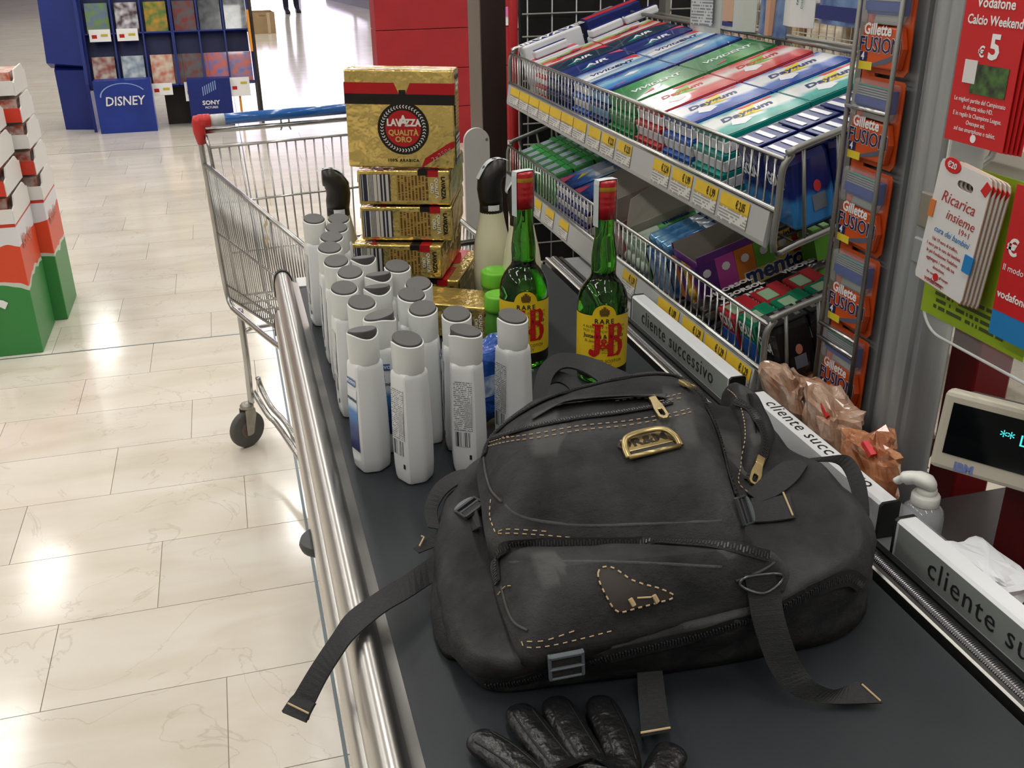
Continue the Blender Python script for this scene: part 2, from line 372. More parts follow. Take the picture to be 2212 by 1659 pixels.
# ------------------------------------------------------------------ divider bars 'cliente successivo'
DIVG = M('divider_grey', (150, 156, 152), .4, .2); DIVW = M('divider_white', (228, 230, 232), .4)
def divider(x, y0, y1, label, face='side', x2=None):
    Lh, h, w = y1-y0, .043, .024
    t = empty('checkout_divider', (x, (y0+y1)/2, B+.001)); tag(t, label, 'divider bar', 'next customer dividers beside the belt')
    b = MB(); pr = [(0, 0), (.0, h-.003), (.003, h), (w-.002, h), (w, h-.002), (w, 0)]
    b.loft([[(a, -Lh/2, c) for a, c in pr], [(a, Lh/2, c) for a, c in pr]]); b.build('bar_body', DIVW, t)
    if face == 'side':
        MB().quad((-.0004, Lh/2-.004, .002), (-.0004, -Lh/2+.004, .002), (-.0004, -Lh/2+.004, h-.003), (-.0004, Lh/2-.004, h-.003)).build('face_plate', DIVG, t)
        text('cliente successivo', .034, INK, t, (-.0009, 0, h*.5), basis((0, -1, 0), (0, 0, 1)), spacing=1.12, squash=.98, extrude=.0001)
    else:
        text('cliente successivo', .026, INK, t, (w*.5, 0, h+.0003), basis((0, -1, 0), (1, 0, 0)), spacing=1.12, squash=1.1, extrude=.0001)
    for s in (-1, 1):
        b = MB(); b.loft([[(a*1.03-.0004, s*Lh/2, c*1.02) for a, c in pr], [(a*1.03-.0004, s*(Lh/2+.004), c*1.02) for a, c in pr]]); b.build('end_cap', DARKPLASTIC, t)
    return t
divider(.634, .38, .765, 'grey divider bar with side lettering beside the hand gel pump', 'side')
divider(.636, .80, 1.10, 'white divider bar with lettering on top, partly behind the backpack', 'top')
divider(.634, 1.155, 1.52, 'grey divider bar with side lettering under the candy baskets', 'side')
# ------------------------------------------------------------------ shampoo bottles
SHB = M('shampoo_plastic', (236, 238, 238), .32, spec=.5, var=.03, vs=20)
SHC = M('frosted_cap', (238, 240, 236), .35, trans=.12, ior=1.3)
LID = M('grey_lid', (82, 80, 80), .5, bump=.1, bs=400)
BLUEP = ramp_mat('shampoo_blue_print', [(0, (24, 40, 96)), (.3, (28, 52, 120)), (.62, (60, 128, 196)), (.75, (214, 228, 238)), (1, (236, 238, 238))], 1)
SMALLP = print_mat('shampoo_small_print', (233, 235, 235), (140, 142, 146), 26, cols=26)
SMALLD = print_mat('shampoo_small_print2', (214, 216, 216), (128, 130, 136), 30, cols=30)
BARC = print_mat('barcode_print', (235, 236, 236), (40, 40, 46), kind='barcode', cols=46)
def hexring(a, b, z, sw=.62, tilt=0):
    """rounded hexagonal section: wide flat faces at +-y, ridges at +-x"""
    pts = [(a, 0), (a*sw, b), (-a*sw, b), (-a, 0), (-a*sw, -b), (a*sw, -b)]; out = []
    for i in range(6):
        p0, p, p1 = (Vector(pts[(i+k) % 6]) for k in (-1, 0, 1))
        for t in (.22, .08): out.append(p.lerp(p0, t) if t > .1 else p.lerp(p0, t)*.985)
        for t in (.08, .22): out.append(p.lerp(p1, t)*.985 if t < .1 else p.lerp(p1, t))
    return [(q.x, q.y, z + tilt*q.x) for q in out]
def make_shampoo():
    t = empty('shampoo_bottle')
    A, Bb = .0232, .0205
    b = MB(); b.loft([hexring(A*s, Bb*s, z) for s, z in ((.8, 0), (.9, .0015), (.97, .006), (1.02, .02), (1.04, .045), (1.02, .08), (.985, .11), (.95, .132), (.935, .141), (.91, .1455), (.84, .148))])
    b.build('bottle_body', SHB, t, smooth=True, angle=.45)
    ring = lambda a, bb, z, tl=0: [(a*math.cos(k*math.pi/14), bb*math.sin(k*math.pi/14), z+tl*math.cos(k*math.pi/14)) for k in range(28)]
    lip0 = lambda a, bb, z, tl: [(x, y, zz - .0085*max(0, x/a)**2) for x, y, zz in ring(a, bb, z, tl)]
    b = MB(); b.loft([ring(.0198, .0182, .147), ring(.0204, .0187, .150), ring(.0206, .0189, .165), lip0(.0209, .019, .1795, .002), lip0(.0207, .0189, .1845, .0035), lip0(.0193, .0177, .1855, .0035), lip0(.0188, .0172, .182, .003)])
    b.build('cap', SHC, t, smooth=True, angle=.7)
    lip = lambda a, bb, z, tl, dp: [(x, y, zz - dp*max(0, x/a)**2) for x, y, zz in ring(a, bb, z, tl)]
    b = MB(); b.loft([lip(.0178, .0164, .1815, .001, .006), lip(.0183, .0168, .1828, .002, .006), ring(.0184, .0169, .1868, .0034), ring(.0178, .0164, .1876, .0034)])
    b.build('flip_lid', LID, t, smooth=True, angle=.6)
    # front face -y
    def patch(name, x0, x1, z0, z1, side, mat, off=.0004, parent=None):
        b = MB(); n = 8; rows = []
        for i in range(n+1):
            z = z0+(z1-z0)*i/n; s = 1.045 if .02 < z < .07 else 1.02 if z < .095 else .985 if z < .12 else .955
            y = side*(Bb*(1.02+.02*math.sin(math.pi*min(1, z/.09)) - max(0, z-.08)*1.35) + off)
            rows.append([(x0*side*-1, y, z), (x1*side*-1, y, z)])
        for i in range(n):
            b.quad(rows[i][0], rows[i][1], rows[i+1][1], rows[i+1][0], uv=((0, i/n), (1, i/n), (1, (i+1)/n), (0, (i+1)/n)))
        return b.build(name, mat, parent or t)
    fl = patch('front_label', -.0115, .0115, .03, .115, -1, BLUEP)
    patch('brand_block', -.0105, .0105, .119, .128, -1, M('label_blue', (52, 98, 158), .4), .0009, fl)
    text('NUOVO', .006, WINK, fl, (0, -.0205, .1235), RX90, bold=.02)
    text('PANTENE', .0052, M('grey_ink', (70, 74, 84), .5), fl, (0, -.0211, .1), RX90, bold=.02)
    patch('back_print', -.0115, .0115, .062, .128, 1, SMALLP)
    patch('back_print_column', .002, .0115, .07, .1, 1, SMALLD, .0008)
    patch('barcode', -.0105, .008, .04, .06, 1, BARC, .0007)
    b = MB(); b.box((-.0085, Bb*1.04+.0006, .026), (.0026, .0006, .006)); b.build('print_mark', INK, t)
    return t
LIDS = [(678, 472), (731, 472), (727, 491), (716, 511), (712, 534), (726, 563), (784, 556), (756, 587), (817, 592), (858, 574), (904, 612), (743, 621), (815, 619), (889, 635), (781, 652), (913, 665), (819, 680), (986, 677), (782, 712), (1005, 713), (1107, 682), (879, 731)]
# heading of the blue front label: 0 = towards the camera end of the belt, -90 = towards the aisle (-x)
HEAD = [100, 90, 95, 88, 92, 84, -80, 85, -70, 95, 80, 96, -85, 92, 100, 75, -12, 84, -70, 150, 112, 118]
SLAB = {1: 'white shampoo bottle by the belt end beside the steel rail', 2: 'white shampoo bottle right in front of the black-hooded liqueur bottle', 17: 'white shampoo bottle whose blue front label faces the backpack', 19: 'white shampoo bottle at the group corner with blue label turned to the steel rail', 22: 'foremost white shampoo bottle on bare belt, small print to the rail', 20: 'white shampoo bottle with barcode showing, touching the backpack', 21: 'white shampoo bottle set apart beside the blue plastic packet'}
for i_, k_ in enumerate((3, 4, 5, 6, 8, 12, 15)): SLAB[k_] = 'white shampoo bottle, %s in the file along the rail from the belt end' % ('second', 'third', 'fourth', 'fifth', 'sixth', 'seventh', 'eighth')[i_]
for i_, k_ in enumerate((10, 11, 14, 16, 18)): SLAB[k_] = 'white shampoo bottle, %s in the file on the whisky side from the coffee' % ('first', 'second', 'third', 'fourth', 'fifth')[i_]
for i_, k_ in enumerate((7, 9, 13)): SLAB[k_] = 'white shampoo bottle in the middle of the group, %s from the coffee' % ('first', 'second', 'third')[i_]
proto = make_shampoo()
for i, (px, py) in enumerate(LIDS):
    p = PZ(px, py, B+.187); o = proto if i == 0 else copy_tree(proto)
    h = math.radians(HEAD[i]); o.location = (p.x, p.y, B+.0003); o.rotation_euler = (0, 0, h)
    tag(o, SLAB.get(i+1, 'white shampoo bottle with grey flip lid inside the close-packed group'), 'bottle', 'white shampoo bottles standing on the belt')
# ------------------------------------------------------------------ whisky
GLASS = M('green_glass', (84, 178, 56), .03, trans=1, ior=1.48)
JBY = M('whisky_label_yellow', (240, 205, 40), .45); JBT = M('whisky_small_ink', (120, 110, 40), .5); GOLD = M('gold_ink', (190, 150, 50), .35, .6)
REDCAP = M('red_capsule', (178, 28, 34), .32, var=.1, vs=60, coat=.3); STRIP = M('tax_strip_paper', (206, 214, 214), .6, print if False else 0)
BLK = M('label_black', (22, 20, 18), .45)
def bend_flat(b, R):
    out = []
    for x, y, z in b.v:      # x across, y up, z outwards
        a = x/R; r = R+z; out.append((r*math.sin(a), -r*math.cos(a), y))
    b.v = out; return b
def grid_patch(x0, x1, f0, f1, nx, ny, z):
    b = MB()
    P = lambda i, j: (x0+(x1-x0)*i/nx, f0(x0+(x1-x0)*i/nx)+(f1(x0+(x1-x0)*i/nx)-f0(x0+(x1-x0)*i/nx))*j/ny, z)
    for i in range(nx):
        for j in range(ny): b.quad(P(i, j), P(i+1, j), P(i+1, j+1), P(i, j+1), uv=((i/nx, j/ny), ((i+1)/nx, j/ny), ((i+1)/nx, (j+1)/ny), (i/nx, (j+1)/ny)))
    return b
def make_whisky():
    t = empty('whisky_bottle'); R = .0375
    prof = [(.02, .004), (.030, .0), (.0345, .0015), (.037, .006), (R, .012), (R, .06), (R, .118), (.0368, .128), (.0345, .137), (.030, .146), (.0245, .1535), (.0198, .159), (.0182, .164), (.0181, .172), (.0187, .182), (.0183, .192), (.0168, .203), (.0152, .214), (.0143, .226), (.0139, .245), (.0139, .25)]
    MB().lathe(prof, 40).build('glass_body', GLASS, t, smooth=True)
    cap = MB().lathe([(.0148, .247), (.0152, .247), (.0152, .262), (.0156, .2635), (.0152, .265), (.0152, .27), (.0156, .2715), (.0152, .273), (.0152, .278), (.0156, .2795), (.0152, .281), (.0152, .298), (.0143, .3005), (.012, .301)], 28).build('screw_cap', REDCAP, t, smooth=True)
    MB().lathe([(.01545, .287), (.01555, .2875), (.01555, .2925), (.01545, .293)], 28, cap0=False, cap1=False).build('gold_band', GOLD, cap, smooth=True)
    b = MB()                                  # paper tax strip folded over the cap
    path = [(-.0158, .236), (-.0158, .26), (-.0158, .296), (-.0150, .3022), (0, .3028), (.0150, .3022), (.0158, .296), (.0158, .26), (.0160, .240)]
    b.loft([[(x, -.0065, z) for x, z in path], [(x, .0065, z) for x, z in path]], closed=False); s = b.build('tax_strip', STRIP, t); m = s.modifiers.new('s', 'SOLIDIFY'); m.thickness = .0004
    s.rotation_euler = (0, 0, .5)
    arch = lambda x: .1115 + (.0165*math.sqrt(max(0, 1-(x/.0175)**2)) if abs(x) < .0175 else .0) - .003*min(1, abs(x)/.05)
    lo = lambda x: .026
    bk = bend_flat(grid_patch(-.0605, .0605, lambda x: .0105, lambda x: .0262, 32, 1, .0004), R).build('black_band', BLK, t, smooth=True)
    lb = bend_flat(grid_patch(-.0615, .0615, lo, lambda x: arch(x)+.0012, 60, 6, .0003), R).build('label_border', BLK, t, smooth=True)
    lab = bend_flat(grid_patch(-.0605, .0605, lambda x: .0268, arch, 60, 6, .0006), R).build('paper_label', JBY, t, smooth=True)
    def tx(s, size, mat, x, z, par, off=.0010, **kw):
        me = text(s, size, mat, par, (0, 0, 0), None, extrude=.0001, **kw)
        for v in me.data.vertices:
            a = (v.co.x+x)/R; r = R+off+v.co.z; zz = v.co.y+z; v.co = Vector((r*math.sin(a), -r*math.cos(a), zz))
        return me
    tx('RARE', .0105, INK, 0, .102, lab, bold=.012, spacing=1.25)
    tx('A BLEND OF THE PUREST', .0052, JBT, 0, .0925, lab, spacing=1.15); tx('OLD SCOTCH WHISKIES', .0052, JBT, 0, .0865, lab, spacing=1.2)
    tx('Justerini & Brooks', .0086, INK, 0, .0785, lab, bold=.015); tx("St. James's Street, London", .0058, JBT, 0, .0705, lab, shear=.4)
    tx('BLENDED SCOTCH', .0066, JBT, 0, .0395, lab, bold=.01); tx('WHISKY', .0066, JBT, 0, .0325, lab, bold=.01)
    for q in range(4): tx('established 1749 by appointment', .0026, JBT, 0, .0635-q*.0034, lab)
    def red(b, name): return bend_flat(b, R).build(name, RINK, lab, smooth=False)
    def strip2(pts, w, z=.0013):               # pen stroke of varying width
        b = MB(); P = crom([(x, y, 0) for x, y in pts], 5); n = len(P); Wd = [w[min(len(w)-1, int(i/(n-1)*(len(w)-1)+.5))] for i in range(n)]; a, c = [], []
        for i, p in enumerate(P):
            d = (P[min(i+1, n-1)]-P[max(i-1, 0)]).normalized(); nn = Vector((-d.y, d.x, 0))*Wd[i]/2; a.append((p.x+nn.x, p.y+nn.y, z)); c.append((p.x-nn.x, p.y-nn.y, z))
        b.loft([a, c], closed=False); return b
    J = strip2([(-.0095, .0955), (-.0095, .082), (-.0095, .066), (-.0098, .056), (-.0135, .0495), (-.0195, .0505), (-.0208, .0545)], [.0085, .0085, .0085, .0082, .006, .005, .003]); red(J, 'letter_j')
    red(strip2([(-.0175, .0965), (-.0015, .0965)], [.0032, .0032]), 'letter_j_serif'); red(strip2([(-.0212, .0535), (-.0185, .0555), (-.0172, .0535), (-.019, .0515)], [.004, .005, .005, .004]), 'letter_j_ball')
    Bs = strip2([(.0105, .0970), (.0105, .0490)], [.0085, .0085]); red(Bs, 'letter_b_stem')
    red(strip2([(.0055, .0965), (.0155, .0966), (.0225, .0945), (.0245, .0855), (.0215, .077), (.0135, .0745)], [.003, .003, .006, .0085, .006, .003]), 'letter_b_bowl')
    red(strip2([(.0125, .0747), (.0215, .073), (.0262, .0625), (.0235, .052), (.0155, .0492), (.0055, .0492)], [.003, .006, .0088, .007, .003, .003]), 'letter_b_bowl')
    a = tx('&', .024, RINK, .0005, .0665, lab, off=.0016, bold=.012)
    cr = MB(); cr.lathe([(.0005, 0), (.0055, 0), (.0055, .0004), (.0005, .0005)], 10); cr.v = [(x, y*1.1+.1175, z) for x, y, z in cr.v]
    em = bend_flat(MB(), R); em.v = []; 
    e = MB()
    for (x, y, w, h) in ((-.005, .1165, .004, .007), (.005, .1165, .004, .007), (0, .1162, .0065, .0075), (0, .1225, .004, .0045), (0, .1115, .011, .0018), (-.0035, .1208, .002, .003), (.0035, .1208, .002, .003)):
        e.box((x, y, .0011), (w, h, .0006))
    bend_flat(e, R).build('crest', M('crest_ink', (128, 96, 40), .5, var=.5, vs=900), lab)
    ring = MB(); ring.tube([(.0105*math.cos(k*math.pi/12), .0105*math.sin(k*math.pi/12), 0) for k in range(24)], .0007, 5, True)
    ring.v = [(x, -(.0345+.0) - z + .0075*(y/.0105+.2)*.55, .1375+y*.8) for x, y, z in ring.v]
    ring.build('embossed_ring', GLASS, t, smooth=True)
    return t
w1 = make_whisky(); p = PZ(1296, 812, B); w1.location = (.499, 1.308, B+.0003); w1.rotation_euler = (0, 0, -.28)
tag(w1, 'green whisky bottle with yellow label fully in view beside the candy baskets', 'bottle', 'whisky bottles on the belt')
w2 = copy_tree(w1); w2.location = (.404, 1.40, B+.0003); w2.rotation_euler = (0, 0, -.2)
tag(w2, 'green whisky bottle with label partly hidden behind a shampoo bottle', 'bottle', 'whisky bottles on the belt')
# ------------------------------------------------------------------ coffee packs
FOIL = M('gold_foil', (232, 204, 122), .22, .8, var=.1, vs=14, bump=.9, bs=26, bdist=.009)
FRED = M('foil_red_print', (190, 30, 36), .28, .25, bump=.2, bs=38, bdist=.004); FBLK = M('foil_black_print', (30, 26, 24), .28, .2, bump=.2, bs=38, bdist=.004)
FWHITE = M('foil_white_print', (240, 236, 226), .35); FGOLDT = M('foil_gold_text', (226, 190, 110), .3, .5)
FTXT = print_mat('foil_small_print', (196, 158, 82), (110, 84, 40), 9, cols=30, rough=.35, metal=.4)
FBAR = print_mat('foil_barcode', (214, 208, 196), (46, 48, 66), kind='barcode', cols=44, rough=.35)
def dimple(x, z, k=1): return .0021*noise.noise(Vector((x*20, z*20, k*3.1)))+.0006*noise.noise(Vector((x*60, z*60, k)))
def foil_box(W, H, T, seed, n=(16, 14, 6)):
    """crumpled vacuum brick, origin at bottom centre, front -y"""
    b = MB()
    def face(O, U, V, Nn, nu, nv, k):
        O, U, V, Nn = map(Vector, (O, U, V, Nn)); g = []
        for j in range(nv+1):
            row = []
            for i in range(nu+1):
                u, v = i/nu, j/nv; p = O+U*u+V*v; e = min(1, 6*min(u, 1-u))*min(1, 6*min(v, 1-v))
                row.append(p + Nn*(dimple(u*U.length, v*V.length, k)*e))
            g.append(row)
        bi = len(b.v)
        for r in g: b.v += [tuple(q) for q in r]
        for j in range(nv):
            for i in range(nu):
                a = bi+j*(nu+1)+i; b.f.append((a, a+1, a+nu+2, a+nu+1)); b.m.append(0)
    w, h, d = W/2, H, T/2; nx, nz, ny = n
    face((-w, -d, 0), (W, 0, 0), (0, 0, H), (0, -1, 0), nx, nz, seed); face((w, d, 0), (-W, 0, 0), (0, 0, H), (0, 1, 0), nx, nz, seed+1)
    face((w, -d, 0), (0, T, 0), (0, 0, H), (1, 0, 0), ny, nz, seed+2); face((-w, d, 0), (0, -T, 0), (0, 0, H), (-1, 0, 0), ny, nz, seed+3)
    face((-w, -d, H), (W, 0, 0), (0, T, 0), (0, 0, 1), nx, ny, seed+4); face((-w, d, 0), (W, 0, 0), (0, -T, 0), (0, 0, -1), nx, ny, seed+5)
    return b
def weld(o, dist=.0004, bev=.0022):
    bm = bmesh.new(); bm.from_mesh(o.data); bmesh.ops.remove_doubles(bm, verts=bm.verts, dist=dist); bmesh.ops.recalc_face_normals(bm, faces=bm.faces)
    for f in bm.faces: f.smooth = True
    for e in bm.edges:
        if len(e.link_faces) == 2 and e.calc_face_angle(0) > 1.0: e.smooth = False
    bm.to_mesh(o.data); bm.free()
    if bev:
        m = o.modifiers.new('bevel', 'BEVEL'); m.width = bev; m.segments = 2; m.limit_method = 'ANGLE'; m.angle_limit = 1.0
CW, CH_, CT = .183, .160, .0595
def make_coffee(W=CW, H=CH_, T=CT, seed=1, front=True):
    t = empty('coffee_pack'); body = foil_box(W, H, T, seed).build('foil_wrap', FOIL, t); weld(body)
    d = T/2
    def dz(x, z): u, v = (x+W/2)/W, z/H; return dimple(x+W/2, z, seed)*min(1, 6*min(u, 1-u))*min(1, 6*min(v, 1-v))
    def onfront(b, name, mat, off, par=t):
        b.v = [(x, -d - max(0, dz(x, y)) - off - z, y) for x, y, z in b.v]; return b.build(name, mat, par)
    def ftext(s, size, mat, x, z, off, par, **kw):
        o = text(s, size, mat, par, (0, 0, 0), None, extrude=.0001, **kw)
        for v in o.data.vertices:
            X, Z = v.co.x+x, v.co.y+z; v.co = Vector((X, -d - max(0, dz(X, Z)) - off - v.co.z, Z))
        return o
    if front:
        cx, cz, R = .005, .066, .0435
        zt = H-.020
        def band(x0, x1, z1a, z1b, h, nm, mat, off):
            return onfront(grid_patch(x0, x1, lambda x: (z1a+(z1b-z1a)*(x-x0)/(x1-x0))-h, lambda x: z1a+(z1b-z1a)*(x-x0)/(x1-x0), 12, 3, 0), nm, mat, off)
        for s in (-1, 1):
            xe = .5*W+.0003; xi = cx+s*.0125
            for (nm, mat, zo, h, sl) in (('red_band', FRED, 0, .018, .008), ('black_band', FBLK, -.018, .017, .0065)):
                xa = s*xe; b = MB(); n = 10
                top = [(xa+(xi-xa)*i/n, zt+zo) for i in range(n+1)]; bot = [(xa+(xi-s*sl*-1*(-1) - xa)*i/n, zt+zo-h) for i in range(n+1)]
                xin0 = cx+s*(.0135 if zo == 0 else .0055); xin1 = cx+s*(.0055 if zo == 0 else .0005)
                for i in range(n):
                    q = lambda k, lo: (xa+((xin1 if lo else xin0)-xa)*k/n, zt+zo-(h if lo else 0), 0)
                    b.quad(q(i, 1), q(i+1, 1), q(i+1, 0), q(i, 0))
                onfront(b, nm, mat, .0004)
                # the band runs on round the side of the pack
                MB().box((s*(W/2+.0007), -T*.41, zt+zo-h/2), (.0008, T*.18, h)).build(nm, mat, t)
        def disc(r0, r1, nm, mat, off, n=40, par=t):
            b = MB()
            for k in range(n):
                a0, a1 = 2*math.pi*k/n, 2*math.pi*(k+1)/n; m = 3
                for j in range(m):
                    ra, rb = r0+(r1-r0)*j/m, r0+(r1-r0)*(j+1)/m
                    b.quad((cx+ra*math.cos(a0), cz+ra*math.sin(a0), 0), (cx+rb*math.cos(a0), cz+rb*math.sin(a0), 0), (cx+rb*math.cos(a1), cz+rb*math.sin(a1), 0), (cx+ra*math.cos(a1), cz+ra*math.sin(a1), 0))
            return onfront(b, nm, mat, off, par)
        logo = disc(.0006, R, 'round_emblem', FBLK, .0008)
        disc(.0006, .0302, 'red_disc', FRED, .0012, par=logo)
        b = MB()
        for k in range(44):
            a = 2*math.pi*k/44
            for s in (-1, 1):
                r0, r1 = .0362, .0362+s*.0027; a1 = a-.07
                p0, p1 = Vector((r0*math.cos(a), r0*math.sin(a), 0)), Vector((r1*math.cos(a1), r1*math.sin(a1), 0)); dd = (p1-p0); nn = Vector((-dd.y, dd.x, 0)).normalized()*.0007; c0 = Vector((cx, cz, 0))
                b.quad(c0+p0-nn, c0+p1-nn, c0+p1+nn, c0+p0+nn)
        onfront(b, 'laurel_ring', FWHITE, .0014, logo)
        onfront(MB().quad((cx-.0055, cz+R-.004, 0), (cx+.0055, cz+R-.004, 0), (cx+.0055, cz+R+.019, 0), (cx-.0055, cz+R+.019, 0)), 'emblem_stem', FBLK, .0009, logo)
        ftext('LAV', .0158, FWHITE, cx-.0155, cz+.0095, .0018, logo, bold=.045, squash=.86); ftext('A', .0245, FWHITE, cx+.0005, cz+.0118, .0018, logo, bold=.04, squash=.86); ftext('ZZA', .0158, FWHITE, cx+.0165, cz+.0095, .0018, logo, bold=.045, squash=.86)
        ftext('QUALIT\u00c0', .0128, FGOLDT, cx, cz-.0070, .0018, logo, bold=.03, squash=.95); ftext('ORO', .0128, FGOLDT, cx, cz-.0182, .0018, logo, bold=.03)
        ftext('100% ARABICA', .0068, FBLK, cx-.002, .0125, .0006, t, bold=.03, spacing=1.25)
        b = MB(); p0, p1 = Vector((W/2-.058, .0, 0)), Vector((W/2, .0365, 0)); n = 8; up = Vector((0, .0125, 0))
        for i in range(n):
            a, c = p0.lerp(p1, i/n), p0.lerp(p1, (i+1)/n); b.quad(a, c, c+up*(1 if i < n-1 else .8), a+up*(1 if i else 0))
        rb = onfront(b, 'weight_ribbon', FRED, .0006)
        o = ftext('2x250g', .0105, FWHITE, 0, 0, 0, rb, spacing=1.25)
        for v in o.data.vertices:
            x, z = v.co.x, v.co.z; a = math.atan2(.0365, .058); X = W/2-.023+x*math.cos(a)-z*math.sin(a); Z = .0275+x*math.sin(a)+z*math.cos(a)-.0035; v.co = Vector((X, -d-max(0, dz(X, Z))-.0009, Z))
    # right-hand narrow side (+x): barcode, small print, upright name
    x = W/2+.0019
    MB().quad((x, -d*.78, H*.02), (x, d*.78, H*.02), (x, d*.78, H*.35), (x, -d*.78, H*.35), uv=((0, 0), (0, 1), (1, 1), (1, 0))).build('barcode', FBAR, t)
    MB().quad((x-.0006, -d*.72, H*.42), (x-.0006, d*.72, H*.42), (x-.0006, d*.72, H*.76), (x-.0006, -d*.72, H*.76), uv=((0, 1), (1, 1), (1, 0), (0, 0))).build('small_print', FTXT, t)
    R_ = basis((0, 1, 0), (0, 0, 1))
    text('LAVAZZA', .0098, FBLK, t, (x-.0004, 0, H*.925), R_, bold=.03, squash=.9); text('QUALIT\u00c0', .0082, FWHITE, t, (x-.0004, 0, H*.855), R_, bold=.02); text('ORO', .0082, FWHITE, t, (x-.0004, 0, H*.805), R_, bold=.02)
    # folded end flaps
    for zz, nm in ((H+.0012, 'top_fold'), (-.0008, 'bottom_fold')):
        b = MB(); n = 12
        for i in range(n):
            xa, xb = -W/2+.004+(W-.008)*i/n, -W/2+.004+(W-.008)*(i+1)/n; f = lambda q: .0015*noise.noise(Vector((q*50, zz, seed)))
            s_ = 1 if zz > 0 else -1
            b.quad((xa, -d+.002+f(xa), zz), (xb, -d+.002+f(xb), zz), (xb, -d+.022+f(xb)*2, zz+s_*.0008), (xa, -d+.022+f(xa)*2, zz+s_*.0008))
        b.build(nm, FOIL, t)
    return t
ang = math.radians(-20)
cA = make_coffee(seed=2); xd = Vector((math.cos(ang), math.sin(ang), 0)); yd = Vector((-math.sin(ang), math.cos(ang), 0))
corner = Vector((.187, 1.722, 0))
p = corner + xd*CW/2 + yd*CT/2; cA.location = (p.x, p.y, B+4*.0632+.0035); cA.rotation_euler = (0, math.radians(1.0), ang)
tag(cA, 'gold coffee twin pack standing upright on top of the stack', 'coffee pack', 'gold coffee packs on the belt')
def lie(o, corner, a, z):
    """lay a pack down, narrow print side towards the camera, its top end to the right; corner = near left corner"""
    xw = Vector((math.cos(a), math.sin(a), 0)); yw = Vector((-math.sin(a), math.cos(a), 0)); up = Vector((0, 0, 1))
    Rm = Matrix((-yw, -up, xw)).transposed(); o.rotation_euler = Rm.to_euler()
    o.location = corner + yw*(CW/2) + up*(z + CT/2)
for (dx, dy, da, lvl, lab) in ((.012, -.005, 0, 3, 'gold coffee pack lying flat directly under the upright one'), (.012, -.008, 1, 2, 'gold coffee pack lying flat, second under the upright one'), (-.008, -.012, -3.5, 1, 'gold coffee pack lying flat, third under the upright one'), (.022, -.012, -6, 0, 'gold coffee pack lying flat at the bottom of the stack')):
    o = copy_tree(cA); a = ang+math.radians(da); lie(o, Vector((corner.x+dx, corner.y+dy, 0)), a, B+.0024+lvl*.0632); tag(o, lab, 'coffee pack', 'gold coffee packs on the belt')
cs = make_coffee(.085, .15, .058, 9, front=False)
a = math.radians(-32); xw = Vector((math.cos(a), math.sin(a), 0)); yw = Vector((-math.sin(a), math.cos(a), 0))
cs.rotation_euler = Matrix((-yw, -Vector((0, 0, 1)), xw)).transposed().to_euler(); q = Vector((.248, 1.562, 0)); cs.location = q+yw*.0425+Vector((0, 0, B+.0325))
tag(cs, 'small single gold coffee brick lying at the foot of the stack', 'coffee pack')
MB().box((-.0445, 0, .13), (.003, .058, .01)).build('red_band', FRED, cs); 
# ------------------------------------------------------------------ cream liqueur bottles with bent black hoods
CREAMB = M('cream_liquid_glass', (226, 220, 186), .12, coat=.5); HOOD = M('black_hood', (34, 31, 29), .38, bump=.25, bs=60, bdist=.003)
def cream_bottle(loc, h, lean, label):
    t = empty('liqueur_bottle', loc); R = .034; k = h/.26
    MB().lathe([(.028, 0), (R, .004), (R, .07), (.0335, .1), (.030, .125), (.0245, .15), (.0205, .172), (.0195, .19), (.019, .2)], 30).build('glass_body', CREAMB, t, smooth=True)
    MB().lathe([(.0203, .17), (.0207, .1705), (.0201, .187), (.0198, .1872)], 26).build('neck_label', BLK, t, smooth=True)
    b = MB(); a = .6
    b.loft([[(.0206*math.sin(q), -.0206*math.cos(q), z) for q in (-.5, -.25, 0, .25, .5)] for z in (.176, .186)], closed=False); b.build('neck_sticker', WHITE, t, smooth=True)
    path = [(0, 0, .186), (.001, 0, .198), (.003, 0, .212), (.002, 0, .226), (-.004, 0, .238), (-.013, 0, .2455), (-.023, 0, .246)]
    rr = [.0205, .0215, .0215, .0215, .021, .0195, .0165]
    b = MB(); b.tube([(x*lean[0]/1-0*y, x*lean[1], z) for x, y, z in path], rr, 20); hd = b.build('bent_hood', HOOD, t, smooth=True)
    q = [Vector((p_[0]*lean[0], p_[0]*lean[1], p_[2])) for p_ in path]
    b = MB(); w = Vector((-lean[1], lean[0], 0)).normalized()*.007 if (lean[0] or lean[1]) else Vector((0, .007, 0)); up = [q[3]+Vector((0, 0, .0225))*.2+Vector((lean[0]*.022, lean[1]*.022, 0)), q[4]+Vector((lean[0]*.011, lean[1]*.011, .0175)), q[5]+Vector((0, 0, .0172)), q[6]+Vector((-lean[0]*.008, -lean[1]*.008, .0118))]
    P = crom(up, 4); b.loft([[p_-w for p_ in P], [p_+w for p_ in P]], closed=False); s = b.build('tax_strip', STRIP, t); m = s.modifiers.new('s', 'SOLIDIFY'); m.thickness = .0004; m.offset = 1
    t.scale = (1, 1, k)
    return tag(t, label, 'bottle', 'cream liqueur bottles with black hoods')
cream_bottle((.168, 1.785, B+.0003), .242, (1, 0), 'cream liqueur bottle with black hood standing behind the shampoo')
cream_bottle((.424, 1.672, B+.0003), .262, (-1, -.1), 'cream liqueur bottle with black hood next to the coffee stack')
cream_bottle((.456, 1.59, B+.0003), .255, (-1, .2), 'cream liqueur bottle with black hood directly behind a whisky bottle')
